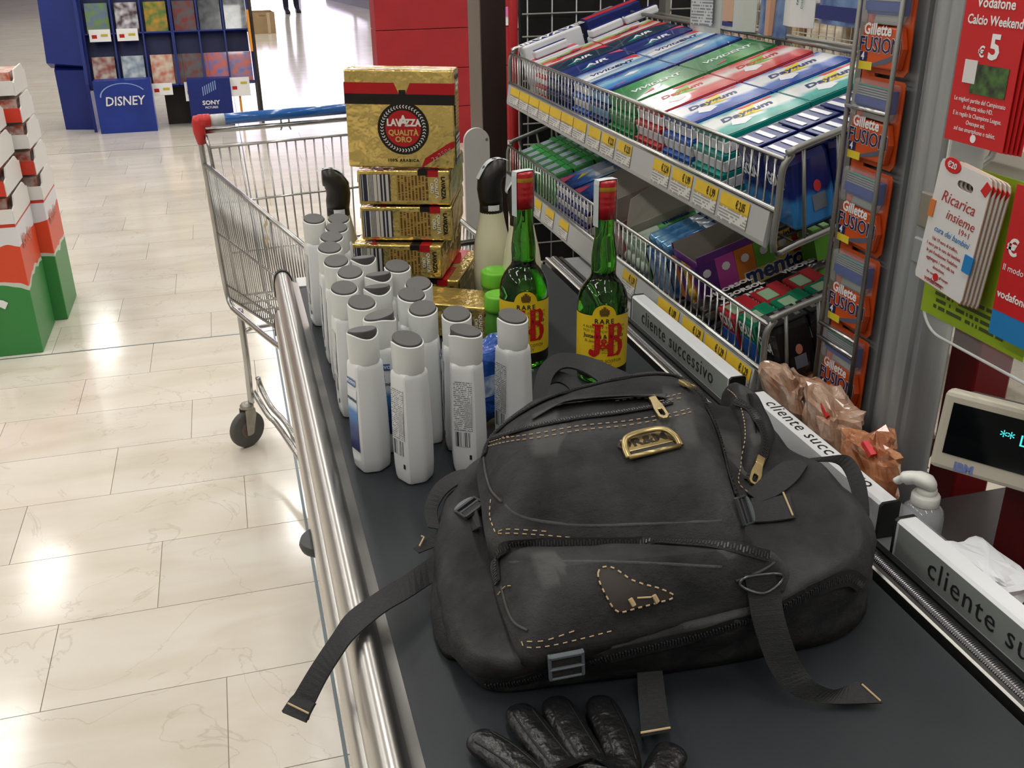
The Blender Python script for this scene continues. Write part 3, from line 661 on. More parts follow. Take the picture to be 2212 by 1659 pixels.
# ------------------------------------------------------------------ green-lidded jars
GRL = M('green_lid', (112, 196, 52), .35); GRB = M('green_jar', (96, 168, 60), .25, trans=.3, ior=1.4)
def jar(loc, r, h, label):
    t = empty('lidded_jar', loc)
    MB().lathe([(r*.7, 0), (r*.95, .003), (r*1.02, .02), (r*.98, .045), (r*.86, h-.03), (r*.84, h-.026)], 28).build('jar_body', GRB, t, smooth=True)
    MB().lathe([(r*.9, h-.028), (r*.98, h-.0275), (r*1.0, h-.022), (r*.97, h-.004), (r*.92, h-.001), (r*.8, h), (r*.72, h-.003), (r*.02, h-.004)], 32).build('screw_lid', GRL, t, smooth=True)
    return tag(t, label, 'jar', 'green lidded jars')
jar((.408, 1.580, B+.0003), .028, .095, 'bright green lidded jar beside the gold coffee packs')
jar((.388, 1.487, B+.0003), .026, .085, 'bright green lidded jar tucked behind the whisky bottle')
# ------------------------------------------------------------------ blue film packet
FILM = M('blue_film', (34, 92, 190), .12, .0, trans=.15, var=.45, vs=30, coat=1, bump=.8, bs=55, bdist=.006)
def crumple(name, mat, parent, dims, seed, amp=.008, n=18, freq=26, smooth=False, sq=.55):
    """closed crinkled pouch"""
    b = MB(); rings = []
    for i in range(n+1):
        th = math.pi*i/n; ring = []
        for j in range(2*n):
            ph = math.pi*j/n; d = Vector((math.sin(th)*math.cos(ph), math.sin(th)*math.sin(ph), math.cos(th)))
            d = Vector([math.copysign(abs(c)**sq, c) for c in d])
            p = Vector((d.x*dims[0], d.y*dims[1], d.z*dims[2])); k = noise.noise(p*freq+Vector((seed, 0, 0)))+.6*abs(noise.noise(p*freq*2.3+Vector((0, seed, 0))))
            ring.append(p*(1+amp/max(dims)*k*2.2))
        rings.append(ring)
    b.loft(rings); return b.build(name, mat, parent, smooth=smooth)
t = empty('wrapped_packet', (.292, 1.205, B+.066), .35); crumple('film_wrap', FILM, t, (.045, .022, .052), 5, .007)
MB().box((0, -.0235, .0), (.05, .0006, .03)).build('printed_panel', M('packet_print', (210, 224, 240), .3, col2=(40, 90, 170), vs=60), t)
tag(t, 'crinkled blue plastic film packet standing between shampoo bottles', 'packet')
# ------------------------------------------------------------------ shopping cart (behind the belt end, front towards the counter)
ca = math.radians(10)
cart = empty('shopping_cart', (-.09, 3.10, 0), ca); tag(cart, 'chrome wire shopping cart with blue handle and red handle ends', 'shopping cart')
# local axes: x along the handle (left to right), -y forward towards the checkout
CB = M('cart_handle_blue', (28, 100, 178), .2, coat=.6); CRD = M('cart_red_plastic', (206, 52, 52), .4); CLW = M('cart_label_clear', (205, 208, 206), .3)
WD = .52
def cp(b, name, mat, parent=cart, **kw): return b.build(name, mat, parent, smooth=kw.pop('smooth', True), **kw)
hb = cp(MB().tube([(.03, 0, 1.03), (WD-.03, 0, 1.03)], .0162, 14), 'handle_bar', CB)
cp(MB().tube([(.033, 0, 1.03), (.075, 0, 1.03)], .0166, 14), 'handle_label', CLW, hb)
for x, s in ((0, 1), (WD, -1)):
    b = MB(); b.tube([(x, .0, 1.045), (x, .0, 1.03), (x+.0*s, .002, 1.0), (x+.004*s, .004, .965)], [.014, .019, .018, .014], 12); hg = cp(b, 'handle_bracket', CRD)
    cp(MB().tube([(x, 0, 1.03), (x+.033*s, 0, 1.03)], .0195, 12), 'handle_socket', CRD, hg)
# rear frame tubes that run down both sides, forward under the basket
for x, s in ((0, 1), (WD, -1)):
    P = crom([(x, .004, 1.0), (x, .0, .93), (x+.004*s, -.004, .8), (x+.008*s, -.012, .6), (x+.012*s, -.02, .5), (x+.016*s, -.05, .472), (x+.02*s, -.12, .472), (x+.04*s, -.55, .52), (x+.055*s, -1.0, .6)], 5)
    cp(MB().tube(P, .0085, 10), 'side_frame', CHROME)
cp(MB().tube([(.0, .006, .998), (WD, .006, .998)], .0075, 10), 'upper_cross_bar', CHROME)
b = MB(); b.tube([(WD*.49+q*.012, .006, z) for q, z in ((-1.3, .982), (-1, .99), (-1, 1.012), (-.6, 1.024), (0, 1.028), (.6, 1.024), (1, 1.012), (1, .99), (1.3, .982))], .0028, 8); cp(b, 'hook_ring', CHROME)
# rear flap of the basket
g = MB(); gx0, gx1 = .018, WD-.018
zt, zb = .955, .5
def gp(u, v): return (gx0+(gx1-gx0)*u + (.5-u)*.05*(1-v), -.02-.03*(1-v), zb+(zt-zb)*v)
g.tube([gp(0, 1), gp(1, 1)], .0042, 8); g.tube([gp(0, .0), gp(1, .0)], .0042, 8); g.tube([gp(0, .64), gp(1, .64)], .0036, 8); g.tube([gp(0, .3), gp(1, .3)], .003, 8)
g.tube([(gx0-.004, -.01, .99), gp(0, 1), gp(0, 0)], .0052, 8); g.tube([(gx1+.004, -.01, .99), gp(1, 1), gp(1, 0)], .0052, 8)
for i in range(1, 17): g.tube([gp(i/17, 1), gp(i/17, 0)], .0026, 6)
cp(g, 'rear_flap', CHROME)
# side panels: rim, belt bar, bottom bar, many upright wires
def side(x, s, name):
    R0, R1 = Vector((x, -.005, .905)), Vector((x+.07*s, -1.03, .875)); B0, B1 = Vector((x+.014*s, -.02, .49)), Vector((x+.09*s, -1.0, .61))
    b = MB(); b.tube([R0, R0.lerp(R1, .5), R1], .007, 10); b.tube([B0, B1], .004, 8)
    for v, r in ((.5, .0038), (.1, .003)): b.tube([B0.lerp(R0, v), B1.lerp(R1, v)], r, 8)
    for i in range(46):
        u = (i+.7)/46; b.tube([R0.lerp(R1, u), B0.lerp(B1, u)], .0021, 5)
    cp(b, name, CHROME); return R0, R1, B0, B1
sl = side(.002, 1, 'side_panel'); sr = side(WD-.002, -1, 'side_panel')
b = MB(); b.tube([sl[1], sr[1]], .007, 10)
for i in range(12): b.tube([sl[1].lerp(sr[1], i/11), sl[3].lerp(sr[3], i/11)], .0024, 5)
b.tube([sl[3].lerp(sl[1], .5), sr[3].lerp(sr[1], .5)], .003, 6); cp(b, 'front_panel', CHROME)
b = MB()
for i in range(14): b.tube([sl[2].lerp(sr[2], i/13), sl[3].lerp(sr[3], i/13)], .0024, 5)
for i in range(1, 9): b.tube([sl[2].lerp(sl[3], i/8), sr[2].lerp(sr[3], i/8)], .003, 6)
cp(b, 'basket_floor', CHROME)
# undercarriage
for x, s in ((.03, 1), (WD-.03, -1)):
    cp(MB().tube(crom([(x, -.10, .475), (x, -.105, .4), (x, -.105, .3), (x, -.09, .2), (x, -.085, .15)], 4), .0105, 10), 'rear_leg', CHROME)
    cp(MB().tube(crom([(x+.03*s, -.09, .235), (x+.035*s, -.1, .2), (x+.045*s, -.18, .165), (x+.06*s, -.3, .16), (x+.07*s, -.42, .135), (x+.085*s, -.9, .12)], 4), .0085, 8), 'lower_tube', CHROME)
    cp(MB().tube(crom([(x+.01*s, -.085, .19), (x+.02*s, -.11, .165), (x+.03*s, -.2, .145), (x+.045*s, -.3, .135), (x+.07*s, -.9, .105)], 4), .0085, 8), 'lower_tube', CHROME)
    cp(MB().tube([(x+.055*s, -.62, .55), (x+.06*s, -.6, .3), (x+.065*s, -.55, .15)], .0085, 8), 'front_leg', CHROME)
cp(MB().tube(crom([(.03, -.105, .395), (.05, -.11, .41), (.1, -.11, .412), (WD-.1, -.11, .412), (WD-.03, -.105, .395)], 4), .007, 8), 'rear_cross_bar', CHROME)
TYRE = M('grey_tyre', (92, 90, 88), .6, var=.15, vs=30); HUB = M('wheel_hub', (120, 100, 92), .5, var=.3); FORK = M('fork_plate', (176, 172, 162), .4, .6, var=.2)
def caster(x, y, r=.062, turn=.35):
    Rz = Matrix.Rotation(turn, 3, 'Z'); O = Vector((x, y, 0))
    def W(b): b.v = [tuple(O + Rz @ Vector(v)) for v in b.v]; return b
    b = MB(); b.lathe([(r*.55, -.011), (r*.9, -.0125), (r*.98, -.009), (r, 0), (r*.98, .009), (r*.9, .0125), (r*.55, .011)], 32); b.v = [(z, px, py+r) for px, py, z in b.v]
    w = cp(W(b), 'caster_wheel', TYRE)
    b = MB(); b.lathe([(.002, -.013), (r*.3, -.0125), (r*.58, -.0095), (r*.58, .0095), (r*.3, .0125), (.002, .013)], 20); b.v = [(z, px, py+r) for px, py, z in b.v]; cp(W(b), 'wheel_hub', HUB, w)
    for s in (-1, 1):
        b = MB(); pl = [(-.012, r*.75), (.0, r*.7), (.012, r*.75), (.03, r*1.75), (.028, r*2.15), (-.008, r*2.15), (-.01, r*1.7)]
        b.loft([[(s*.0155, a, c) for a, c in pl], [(s*.018, a, c) for a, c in pl]]); cp(W(b), 'fork_plate', FORK, w, smooth=False)
    b = MB(); b.lathe([(.014, r*2.12), (.022, r*2.15), (.0225, r*2.3), (.017, r*2.42), (.011, r*2.46)], 16, (0, .01, 0)); cp(W(b), 'swivel_housing', FORK, w)
caster(.006, -.085, turn=-1.15); caster(WD-.03, -.08, turn=-.3)
for x in (.115, WD-.115):
    caster(x, -.86, .05, .1)
# paper shred hanging on the rim
b = MB(); q = sl[0].lerp(sl[1], .62); b.loft([[(q.x-.012+.004*math.sin(i*2.1), q.y+.02*(i/8-.5)+k*.02, q.z+.004-i*.014+k*.004) for k in (0, .5, 1)] for i in range(8)], closed=False); cp(b, 'paper_shred', M('torn_paper', (206, 186, 150), .9, var=.2, vs=80))
# ------------------------------------------------------------------ DVD display
DB = M('display_blue', (24, 44, 128), .45, var=.15, vs=4); DB2 = M('display_navy', (18, 30, 84), .5, var=.15, vs=4); DBR = M('display_brown_edge', (52, 46, 42), .7)
dv = empty('dvd_display', (-.46, 9.55, 0)); tag(dv, 'blue cardboard display stand filled with film discs', 'display stand')
tl = math.radians(16); bk = lambda z: .12 + z*math.tan(tl)       # y of the sloping face above the plinth
def dbox(c, d, name, mat, R=None, par=dv): return MB().box(c, d, R).build(name, mat, par)
RT = Matrix.Rotation(-tl, 3, 'X')
def S(x, u, w=0):                    # point on the sloping face: x across, u up the slope, w out of the face
    return Vector((x, -.08, .335)) + RT @ Vector((0, -w, u))
dbox(S(-.28, .7, -.02), (.74, .03, 1.4), 'back_board', DB2, RT); dbox(S(.37, .7, -.02), (.66, .03, 1.4), 'back_board', DB2, RT)
rows = [0, .44, .88, 1.32]
for (x0, x1) in ((-.64, .07), (.08, .72)):
    for u in rows: dbox(S((x0+x1)/2, u, .035), (x1-x0, .1, .012), 'shelf', DB, RT)
    for i in range(4): dbox(S(x0+(x1-x0)*i/3, .68, .035), (.014, .1, 1.36), 'upright_divider', DB, RT)
for s, x in ((-1, -.66), (1, .745)):
    b = MB(); pl = [(-.22, 0), (-.24, .4), (.05, 1.75), (.75, 1.75), (.6, 0)]; b.loft([[(x-.012, a, c) for a, c in pl], [(x+.012, a, c) for a, c in pl]]); b.build('side_panel', DB if s < 0 else DBR, dv)
b = MB(); pl = [(.1, .5), (-.1, .56), (.3, 1.75), (.55, 1.75)]; b.loft([[(-.98, a+.1, c) for a, c in pl], [(-.68, a-.02, c-.02) for a, c in pl], ]); b.build('side_wing', DB, dv)
b = MB(); pl = [(.02, 0), (.0, .5), (.3, .6), (.4, 0)]; b.loft([[(-.93, a, c) for a, c in pl], [(-.65, a-.1, c) for a, c in pl]]); b.build('side_foot', DB, dv)
dbox((-.38, -.24, .215), (.46, .16, .43), 'plinth_box', M('plinth_blue', (34, 62, 158), .4, var=.3, vs=3)); dbox((.32, -.17, .2), (.36, .14, .40), 'plinth_box', DB)
dbox((.03, .05, .25), (.2, .1, .5), 'rear_foot', DBR)
b = MB(); q = [(.705, -.2, .95), (.705, -.32, .62), (.705, -.02, .82)]; b.loft([q, [(x+.02, y, z) for x, y, z in q]]); b.build('orange_flap', M('orange_card', (228, 150, 40), .6), dv)
b = MB(); q = [(.56, -.2, .28), (.56, -.24, .05), (.56, -.1, .05)]; b.loft([q, [(x+.02, y, z) for x, y, z in q]]); b.build('orange_flap', M('orange_card'), dv)
text('DISNEY', .105, WINK, dv, (-.38, -.322, .26), RX90, bold=.012, shear=.15, squash=.9)
b = MB(); b.loft([[(-.38+.19*math.cos(a)*k, -.3215, .30+.11*math.sin(a)*k) for a in [math.pi*(.15+.85*i/12) for i in range(13)]] for k in (1, .94)], closed=False); b.build('castle_arc', M('pale_blue_ink', (150, 176, 224), .4), dv)
text('SONY', .05, WINK, dv, (.32, -.2415, .2), RX90, bold=.03, squash=1.1); text('PICTURES', .025, WINK, dv, (.32, -.2415, .16), RX90, bold=.02)
for i in range(7):
    b = MB(); x = .26+i*.018; z = .26+i*.008; b.loft([[(x, -.2415, z), (x+.008, -.2415, z+.004)], [(x, -.2415, z+.075), (x+.008, -.2415, z+.079)]], closed=False); b.build('emblem_bar', M('pale_blue_ink'), dv)
# the discs: generic cover art
covers = [((150, 160, 172), (60, 66, 80)), ((206, 90, 80), (224, 220, 226)), ((96, 140, 60), (220, 190, 120)), ((140, 130, 116), (70, 50, 44)), ((96, 102, 108), (40, 42, 48)), ((214, 216, 230), (190, 60, 60)), ((120, 160, 70), (110, 130, 160)), ((222, 222, 228), (90, 70, 80)), ((200, 150, 60), (90, 130, 60)), ((130, 44, 44), (90, 92, 96)), ((90, 98, 104), (44, 50, 56)), ((120, 126, 130), (40, 44, 48)), ((210, 200, 190), (150, 60, 50)), ((214, 224, 232), (140, 160, 180)), ((206, 120, 100), (224, 210, 190)), ((120, 60, 58), (96, 98, 104)), ((90, 110, 180), (214, 90, 60)), ((80, 110, 190), (210, 90, 60))]
k = 0
words = ['grey', 'red and white', 'green and tan', 'dull brown', 'dark grey', 'white and red', 'green', 'white', 'yellow and green', 'dark red', 'charcoal', 'grey and black', 'cream', 'pale blue', 'coral', 'maroon', 'blue and orange', 'bright blue']
for r, u in enumerate((.88+.012, .44+.012, .012)):
    for bi, (x0, x1) in enumerate(((-.64, .07), (.08, .72))):
        for c in range(3):
            xx = x0+(x1-x0)*(c+.5)/3; fc, dc = covers[(r*6+bi*3+c) % 18]
            n_copies = 4 if (r == 2 and bi == 1 and c < 2) else 1
            for q in range(n_copies):
                cm = M('disc_cover_%d' % (r*6+bi*3+c), fc, .15, col2=dc, vs=16, coat=.6, detail=1)
                front = q == 0
                o = MB().box((0, 0, .125), (.185, .018, .25)).build('disc_case', [cm], None, bevel=.002)
                o.location = Vector(dv.location) + S(xx-(.0 if front else .02+.026*q) + (.03 if n_copies > 1 else 0), u, .028+(.0 if front else -.0035*q)); o.rotation_euler = (-tl, 0, 0)
                tag(o, 'film disc case with %s cover in the %s row of the blue stand' % (words[r*6+bi*3+c], ('top', 'middle', 'bottom')[r]), 'disc case', 'disc cases on the blue display')
                k += 1
for (x, u) in ((-.51, .40), (-.29, .40), (-.29, -.07), (-.07, -.06), (.2, -.09), (.58, -.07)):
    t = dbox(S(x, u+.02, .115), (.17, .006, .1 if x < .1 else .16), 'price_card', WHITE, RT)
    MB().box((0, 0, 0), (.04, .002, .03)).build('card_red_print', RINK, t).location = S(x-.045, u+.01, .121)
    MB().box((0, 0, 0), (.055, .002, .02)).build('card_print', M('card_yellow', (214, 196, 70), .5), t).location = S(x+.035, u+.02+(.03 if x > .1 else 0), .121)
# ------------------------------------------------------------------ stacked confectionery display by the aisle
KW = M('promo_white', (236, 234, 230), .4); KR = M('promo_red', (214, 60, 40), .4)
def kband(name, x_axis):
    m = M(name, (236, 234, 230), .4); nt = m.node_tree; N = nt.nodes; L = nt.links
    g = N.new('ShaderNodeTexCoord'); sp = N.new('ShaderNodeSeparateXYZ'); L.new(g.outputs['Object'], sp.inputs[0])
    n = N.new('ShaderNodeTexNoise'); n.inputs['Scale'].default_value = 5; L.new(g.outputs['Object'], n.inputs[0])
    ad = N.new('ShaderNodeMath'); ad.operation = 'MULTIPLY_ADD'; ad.inputs[1].default_value = .12; L.new(n.outputs[0], ad.inputs[0]); L.new(sp.outputs[2], ad.inputs[2])
    r = N.new('ShaderNodeValToRGB'); r.color_ramp.interpolation = 'CONSTANT'; e = r.color_ramp.elements; e[0].color = lin((60, 140, 70)); e[1].position = .33; e[1].color = lin((206, 214, 200)); x = e.new(.345); x.color = lin((226, 78, 44)); x = e.new(.5); x.color = lin((232, 232, 236))
    L.new(ad.outputs[0], r.inputs[0]); L.new(r.outputs[0], N['Principled BSDF'].inputs['Base Color']); return m
KB = kband('promo_box_print', 0)
def tower(x1, y0, y1, w, name, label, nt_):
    t = empty('sweets_tower', (x1-w/2, (y0+y1)/2, 0)); d = y1-y0; tag(t, label, 'sweets display', 'confectionery display towers')
    MB().box((0, 0, .26), (w, d, .52)).build('base_box', KB, t, bevel=.004)
    MB().box((0, 0, .525), (w*1.0, d*1.0, .012)).build('red_rim', KR, t)
    for k in range(nt_):
        z = .53+k*.105; s = 1-.025*k
        tr = MB().box((0, 0, z+.006), (w*s*.95, d*.9*s, .012)).build('tray', KW, t)
        pl = [(-d/2*s, 0), (-d/2*s, .05), (-d*.36*s, .06), (-d*.3*s, .095), (d*.3*s, .1), (d*.42*s, .075), (d/2*s, .07), (d/2*s, 0)]
        for sx in (-1, 1):
            b = MB(); b.loft([[(sx*w/2*s-.003, a, z+c) for a, c in pl], [(sx*w/2*s+.003, a, z+c) for a, c in pl]]); b.build('tray_side', KW, tr)
        b = MB(); b.box((0, -d/2*s, z+.03), (w*s, .006, .055)); b.build('tray_front', KR if k % 2 else KW, tr)
        for q in range(5):
            MB().box((-w*.38*s+q*w*.19*s, 0, z+.05), (w*.16, d*.7, .075)).build('sweets_carton', M('sweets_carton_%d' % (q % 3), [(224, 206, 160), (214, 90, 60), (150, 90, 140)][q % 3], .3, col2=(236, 230, 220), vs=30), t)
    text('Kinder', .075, M('pale_red_ink', (214, 120, 100), .5), t, (w/2+.004, -.02, .44), basis((0, 1, 0), (0, 0, 1)), bold=.02)
    text('Kinder', .2, WINK, t, (w/2-.37, -d/2-.004, .2), RX90, bold=.03)
    return t
tower(-.84, 4.09, 4.45, .62, 'a', 'white, orange and green sweets tower standing nearer the checkout', 4)
tower(-.79, 4.47, 4.80, .5, 'b', 'white, orange and green sweets tower standing behind its twin', 5)
# ------------------------------------------------------------------ red panels, crate, walking person, far shelf
rp = empty('red_panel_display', (1.65, 7.95, 0)); tag(rp, 'tall red promotional display made of stacked panels', 'display stand')
REDP = M('red_panel_paint', (172, 36, 44), .5, var=.12, vs=6)
for k in range(6): MB().box((0, 0, .14+k*.29), (1.05, .25, .286)).build('red_panel', REDP, rp, bevel=.004)
MB().box((.44, -.13, .93), (.15, .01, .12)).build('white_tag', WHITE, rp); MB().box((.46, -.137, .97), (.1, .01, .07)).build('pink_tag', M('pink_card', (226, 120, 190), .5), rp)
cr = empty('cardboard_crate', (.72, 18.7, 0), .06); tag(cr, 'open brown cardboard crate on the aisle floor', 'crate'); KC = M('brown_card', (178, 150, 112), .8, var=.15, vs=8)
b = MB()
for (c, d) in (((-.13, -.28, .17), (.16, .012, .34)), ((.13, -.28, .17), (.16, .012, .34)), ((0, -.28, .1375), (.1, .012, .275)), ((0, -.28, .3225), (.1, .012, .035))): b.box(c, d)
b.build('crate_wall', KC, cr)                # front wall with a cut hand hole
for (c, d) in (((0, .28, .17), (.42, .012, .34)), ((-.2, 0, .17), (.012, .56, .34)), ((.2, 0, .17), (.012, .56, .34)), ((0, 0, .01), (.41, .56, .012))): MB().box(c, d).build('crate_wall', KC, cr)
MB().box((.1, -.288, .17), (.05, .004, .33)).build('tape_strip', M('tape', (206, 184, 146), .4), cr)
# far white shelving
sh = empty('shelf_unit', (4.2, 21, 0), .12); tag(sh, 'long white shelving unit along the far aisle', 'shelving')
SW = M('shelf_white', (226, 222, 226), .4); 
MB().box((0, 0, .1), (1.2, 14, .2)).build('shelf_plinth', M('shelf_plinth_paint', (120, 116, 122), .5), sh)
for z in (.25, .65, 1.05, 1.5): MB().box((-.05, 0, z), (1.2, 14, .04)).build('shelf_board', SW, sh)
MB().box((.5, 0, .9), (.05, 14, 1.8)).build('shelf_back', SW, sh)
b = MB(); b.tube([(-.7, -6.9, .62), (-.6, -7.1, .6), (-.3, -7.1, .6)], .012, 6); b.build('shelf_bracket', GWIRE, sh)
# person walking away: dark trousers and shoes (upper body out of the frame)
def person():
    t = empty('person', (1.55, 23.2, 0), .1); tag(t, 'person in dark blue trousers and black shoes walking in the aisle', 'person')
    TR = M('navy_trousers', (40, 44, 62), .8, var=.2, vs=12); SHOE = M('black_shoe', (20, 20, 22), .4); TOP = M('dark_jacket', (46, 48, 54), .8); SKIN = M('skin', (206, 160, 134), .5); HAIR = M('brown_hair', (60, 44, 34), .7)
    me = bpy.data.meshes.new('body'); o = bpy.data.objects.new('body', me); COL.objects.link(o); o.parent = t
    J = [(0, 0, .95), (0, 0, 1.15), (0, .01, 1.4), (0, .0, 1.5), (0, -.01, 1.62), (0, -.01, 1.72), (-.1, 0, .9), (-.11, -.06, .5), (-.1, .02, .1), (.1, 0, .9), (.13, .1, .5), (.16, .22, .12), (-.19, .01, 1.4), (-.24, .03, 1.12), (-.22, -.08, .9), (.19, .01, 1.4), (.24, -.02, 1.12), (.22, -.16, .92), (-.1, -.12, .04), (.17, .09, .05)]
    Ed = [(0, 1), (1, 2), (2, 3), (3, 4), (4, 5), (0, 6), (6, 7), (7, 8), (0, 9), (9, 10), (10, 11), (2, 12), (12, 13), (13, 14), (2, 15), (15, 16), (16, 17), (8, 18), (11, 19)]
    rad = [.15, .14, .15, .06, .09, .085, .095, .075, .06, .095, .075, .06, .065, .05, .035, .065, .05, .035, .04, .04]
    me.from_pydata(J, Ed, []); 
    md = o.modifiers.new('skin', 'SKIN'); o.modifiers.new('sub', 'SUBSURF').levels = 1; o.modifiers['sub'].render_levels = 2
    for i, v in enumerate(me.skin_vertices[0].data): v.radius = (rad[i], rad[i]); v.use_root = (i == 0)
    me.materials.append(TR)
    for (x, y, rz) in ((-.1, -.08, 0), (.165, .15, .15)):
        b = MB(); b.loft([[(x+a*.045, y-.06+b_*.13, z) for a, b_ in ((-1, -.6), (-.5, -1), (.5, -1), (1, -.6), (.9, 1), (-.9, 1))] for z in (.0, .04)] + [[(x+a*.035, y+.0+b_*.07, .09) for a, b_ in ((-1, -.6), (-.5, -1), (.5, -1), (1, -.6), (.9, 1), (-.9, 1))]]); b.build('shoe', SHOE, t, smooth=True)
    b = MB(); b.lathe([(.19, .92), (.2, 1.0), (.19, 1.2), (.2, 1.38), (.12, 1.48), (.07, 1.5)], 20, sy=.72); b.build('jacket', TOP, t, smooth=True)
    b = MB(); b.lathe([(.02, 1.84), (.07, 1.82), (.1, 1.76), (.105, 1.68), (.09, 1.6), (.06, 1.56)][::-1], 16, (0, .0, 0), sy=1.1); b.build('hair', HAIR, t, smooth=True)
person()
# ------------------------------------------------------------------ rack end post by the belt end, white guard, red tube
po = empty('rack_end_post', (.68, 2.69, 0)); tag(po, 'tall grey-brown upright post at the rack end', 'post')
BRN = M('post_taupe', (122, 108, 94), .5, var=.08, vs=3); DBN = M('post_dark_brown', (44, 32, 28), .45, var=.1)
MB().box((-.006, .0, 1.1), (.055, .14, 2.2)).build('post_side', BRN, po); MB().box((-.002, -.074, 1.1), (.066, .01, 2.2)).build('post_face', DBN, po)
MB().box((.0, 0, .02), (.09, .2, .04)).build('post_foot', DBN, po)
rt = empty('red_tube_post', (.712, 2.545, 0)); tag(rt, 'thin red painted tube post beside the brown post', 'post')
MB().lathe([(.012, 0), (.012, 2.2)], 16).build('tube', M('red_tube_paint', (172, 26, 34), .35), rt, smooth=True); MB().lathe([(.02, 0), (.02, .02), (.012, .024)], 16).build('tube_foot', DBN, rt)
g = empty('guard_panel', (.612, 2.55, 0)); tag(g, 'white round-topped guard panel in front of the brown post', 'guard panel')
zt = 1.06; pl = [(-.034, 0), (.034, 0), (.034, zt-.034)] + [(.034*math.cos(a), zt-.034+.034*math.sin(a)) for a in [math.pi*i/12 for i in range(1, 12)]] + [(-.034, zt-.034)]
b = MB(); b.loft([[(x, 0, z) for x, z in pl], [(x, .012, z) for x, z in pl]]); b.build('panel_sheet', M('guard_white', (204, 202, 198), .45), g)
for z in (1.03, .93): MB().lathe([(.0035, 0), (.003, .002)], 8).build('screw', GWIRE, g).matrix_local = Matrix.Translation((.026, 0, z)) @ RX90.to_4x4()
# ------------------------------------------------------------------ tilted wire baskets with sweets
TX0, TILT = .68, math.radians(17.5); DEP = .33; YF, YB = 1.14, 2.45
RBK = basis((math.cos(TILT), 0, math.sin(TILT)), (0, 1, 0))
def BK(zf, y, s, h): return Vector((TX0 + s*math.cos(TILT) - h*math.sin(TILT), y, zf + s*math.sin(TILT) + h*math.cos(TILT)))
PY_ = M('price_yellow', (228, 190, 50), .5, var=.1, vs=40); PWH = print_mat('price_white_print', (216, 214, 208), (150, 148, 146), 5, cols=16); RAILP = M('price_rail_plastic', (190, 192, 190), .3, .2)
def wire_basket(zf, prices, label, ybk):
    t = empty('wire_basket', (TX0, YF, zf)); tag(t, label, 'wire basket', 'tilted candy baskets')
    L = t.location; Hh = .115
    def bp(b, name, mat, par=t, **kw): b.v = [(x-L.x, y-L.y, z-L.z) for x, y, z in b.v]; return b.build(name, mat, par, **kw)
    K = lambda y, s, h: BK(zf, y, s, h)
    V = lambda y, z: Vector((TX0-.002, y, zf+z))
    for ye, nm in ((YF, 'end_frame'), (ybk, 'end_frame')):
        top = [Vector((TX0-.004, ye, zf-.004)), Vector((TX0-.004, ye, zf+.06)), Vector((TX0-.003, ye, zf+.105)), Vector((TX0+.008, ye, zf+.123)), K(ye, .05, Hh+.005), K(ye, .2, Hh+.005), K(ye, DEP, Hh+.005), K(ye, DEP, 0), K(ye, .15, -.004), K(ye, .03, -.006)]
        bp(MB().tube(crom(top, 4, True), .0048, 10, True), nm, GWIRE, smooth=True)
        b = MB()
        for i in range(1, 7): b.tube([K(ye, DEP*i/6.5-.01*(ye == YF), -.002), K(ye, DEP*i/6.5+.012, Hh+.004)], .0026, 6)
        bp(b, 'end_wires', GWIRE, smooth=True)
    b = MB(); n = 62
    for i in range(1, n): y = YF+(ybk-YF)*i/n; b.tube([V(y, .002), V(y, .117)], .0015, 5)
    bp(b, 'front_wires', CHROME, smooth=True)
    b = MB(); b.tube([V(YF, .118), V(ybk, .118)], .0031, 8); bp(b, 'front_top_wire', CHROME, smooth=True)
    b = MB(); b.tube([V(YF, .05)+Vector((-.003, 0, 0)), V(ybk, .05)+Vector((-.003, 0, 0))], .0045, 8); bp(b, 'front_lower_tube', CHROME, smooth=True)
    b = MB(); b.tube([K(YF, DEP, Hh), K(ybk, DEP, Hh)], .0042, 8); b.tube([K(YF, DEP, .04), K(ybk, DEP, .04)], .003, 6)
    for i in range(1, 40): y = YF+(ybk-YF)*i/40; b.tube([K(y, DEP, 0), K(y, DEP, Hh)], .0018, 5)
    bp(b, 'back_wires', GWIRE, smooth=True)
    b = MB(); FLW = M('black_wire', (36, 36, 36), .5)
    for i in range(1, 14): b.tube([K(YF, DEP*i/14, 0), K(ybk, DEP*i/14, 0)], .0017, 5)
    for i in range(0, 50): y = YF+(ybk-YF)*i/49; b.tube([K(y, .0, -.002), K(y, DEP, -.002)], .0019, 5)
    bp(b, 'floor_mesh', FLW, smooth=True)
    # price rail
    pr = [(-.004, .0475), (-.009, .046), (-.0145, .006), (-.014, .0), (-.010, -.003), (-.006, .002), (-.004, .04)]
    b = MB(); b.loft([[(TX0+a, YF+.012, zf+c) for a, c in pr], [(TX0+a, ybk-.004, zf+c) for a, c in pr]]); rail_ = bp(b, 'price_rail', RAILP)
    o = Vector((-.0145, 0, .006)); u = (Vector((-.009, 0, .046))-o); Rl = basis((0, -1, 0), u)
    for (yc, w, price, yel) in prices:
        e = Vector((TX0, yc, zf)) + o - L; nn = Vector((-1, 0, -.14)).normalized()*.0012
        P = lambda a, v: tuple(e + Vector((0, -a*w, 0)) + u*v + nn)
        lb = MB().quad(P(-.5, .03), P(.5, .03), P(.5, .56), P(-.5, .56)).build('price_label', PWH, t)
        if yel: MB().quad(P(-.5, .5), P(.5, .5), P(.5, .98), P(-.5, .98)).build('yellow_strip', PY_, lb)
        if price: text('\u20ac ' + price, .0165, INK, lb, tuple(e + Vector((0, -w*.22, 0)) + u*.74 + nn*1.6), Rl, bold=.012, squash=.62, extrude=.0001)
    return t
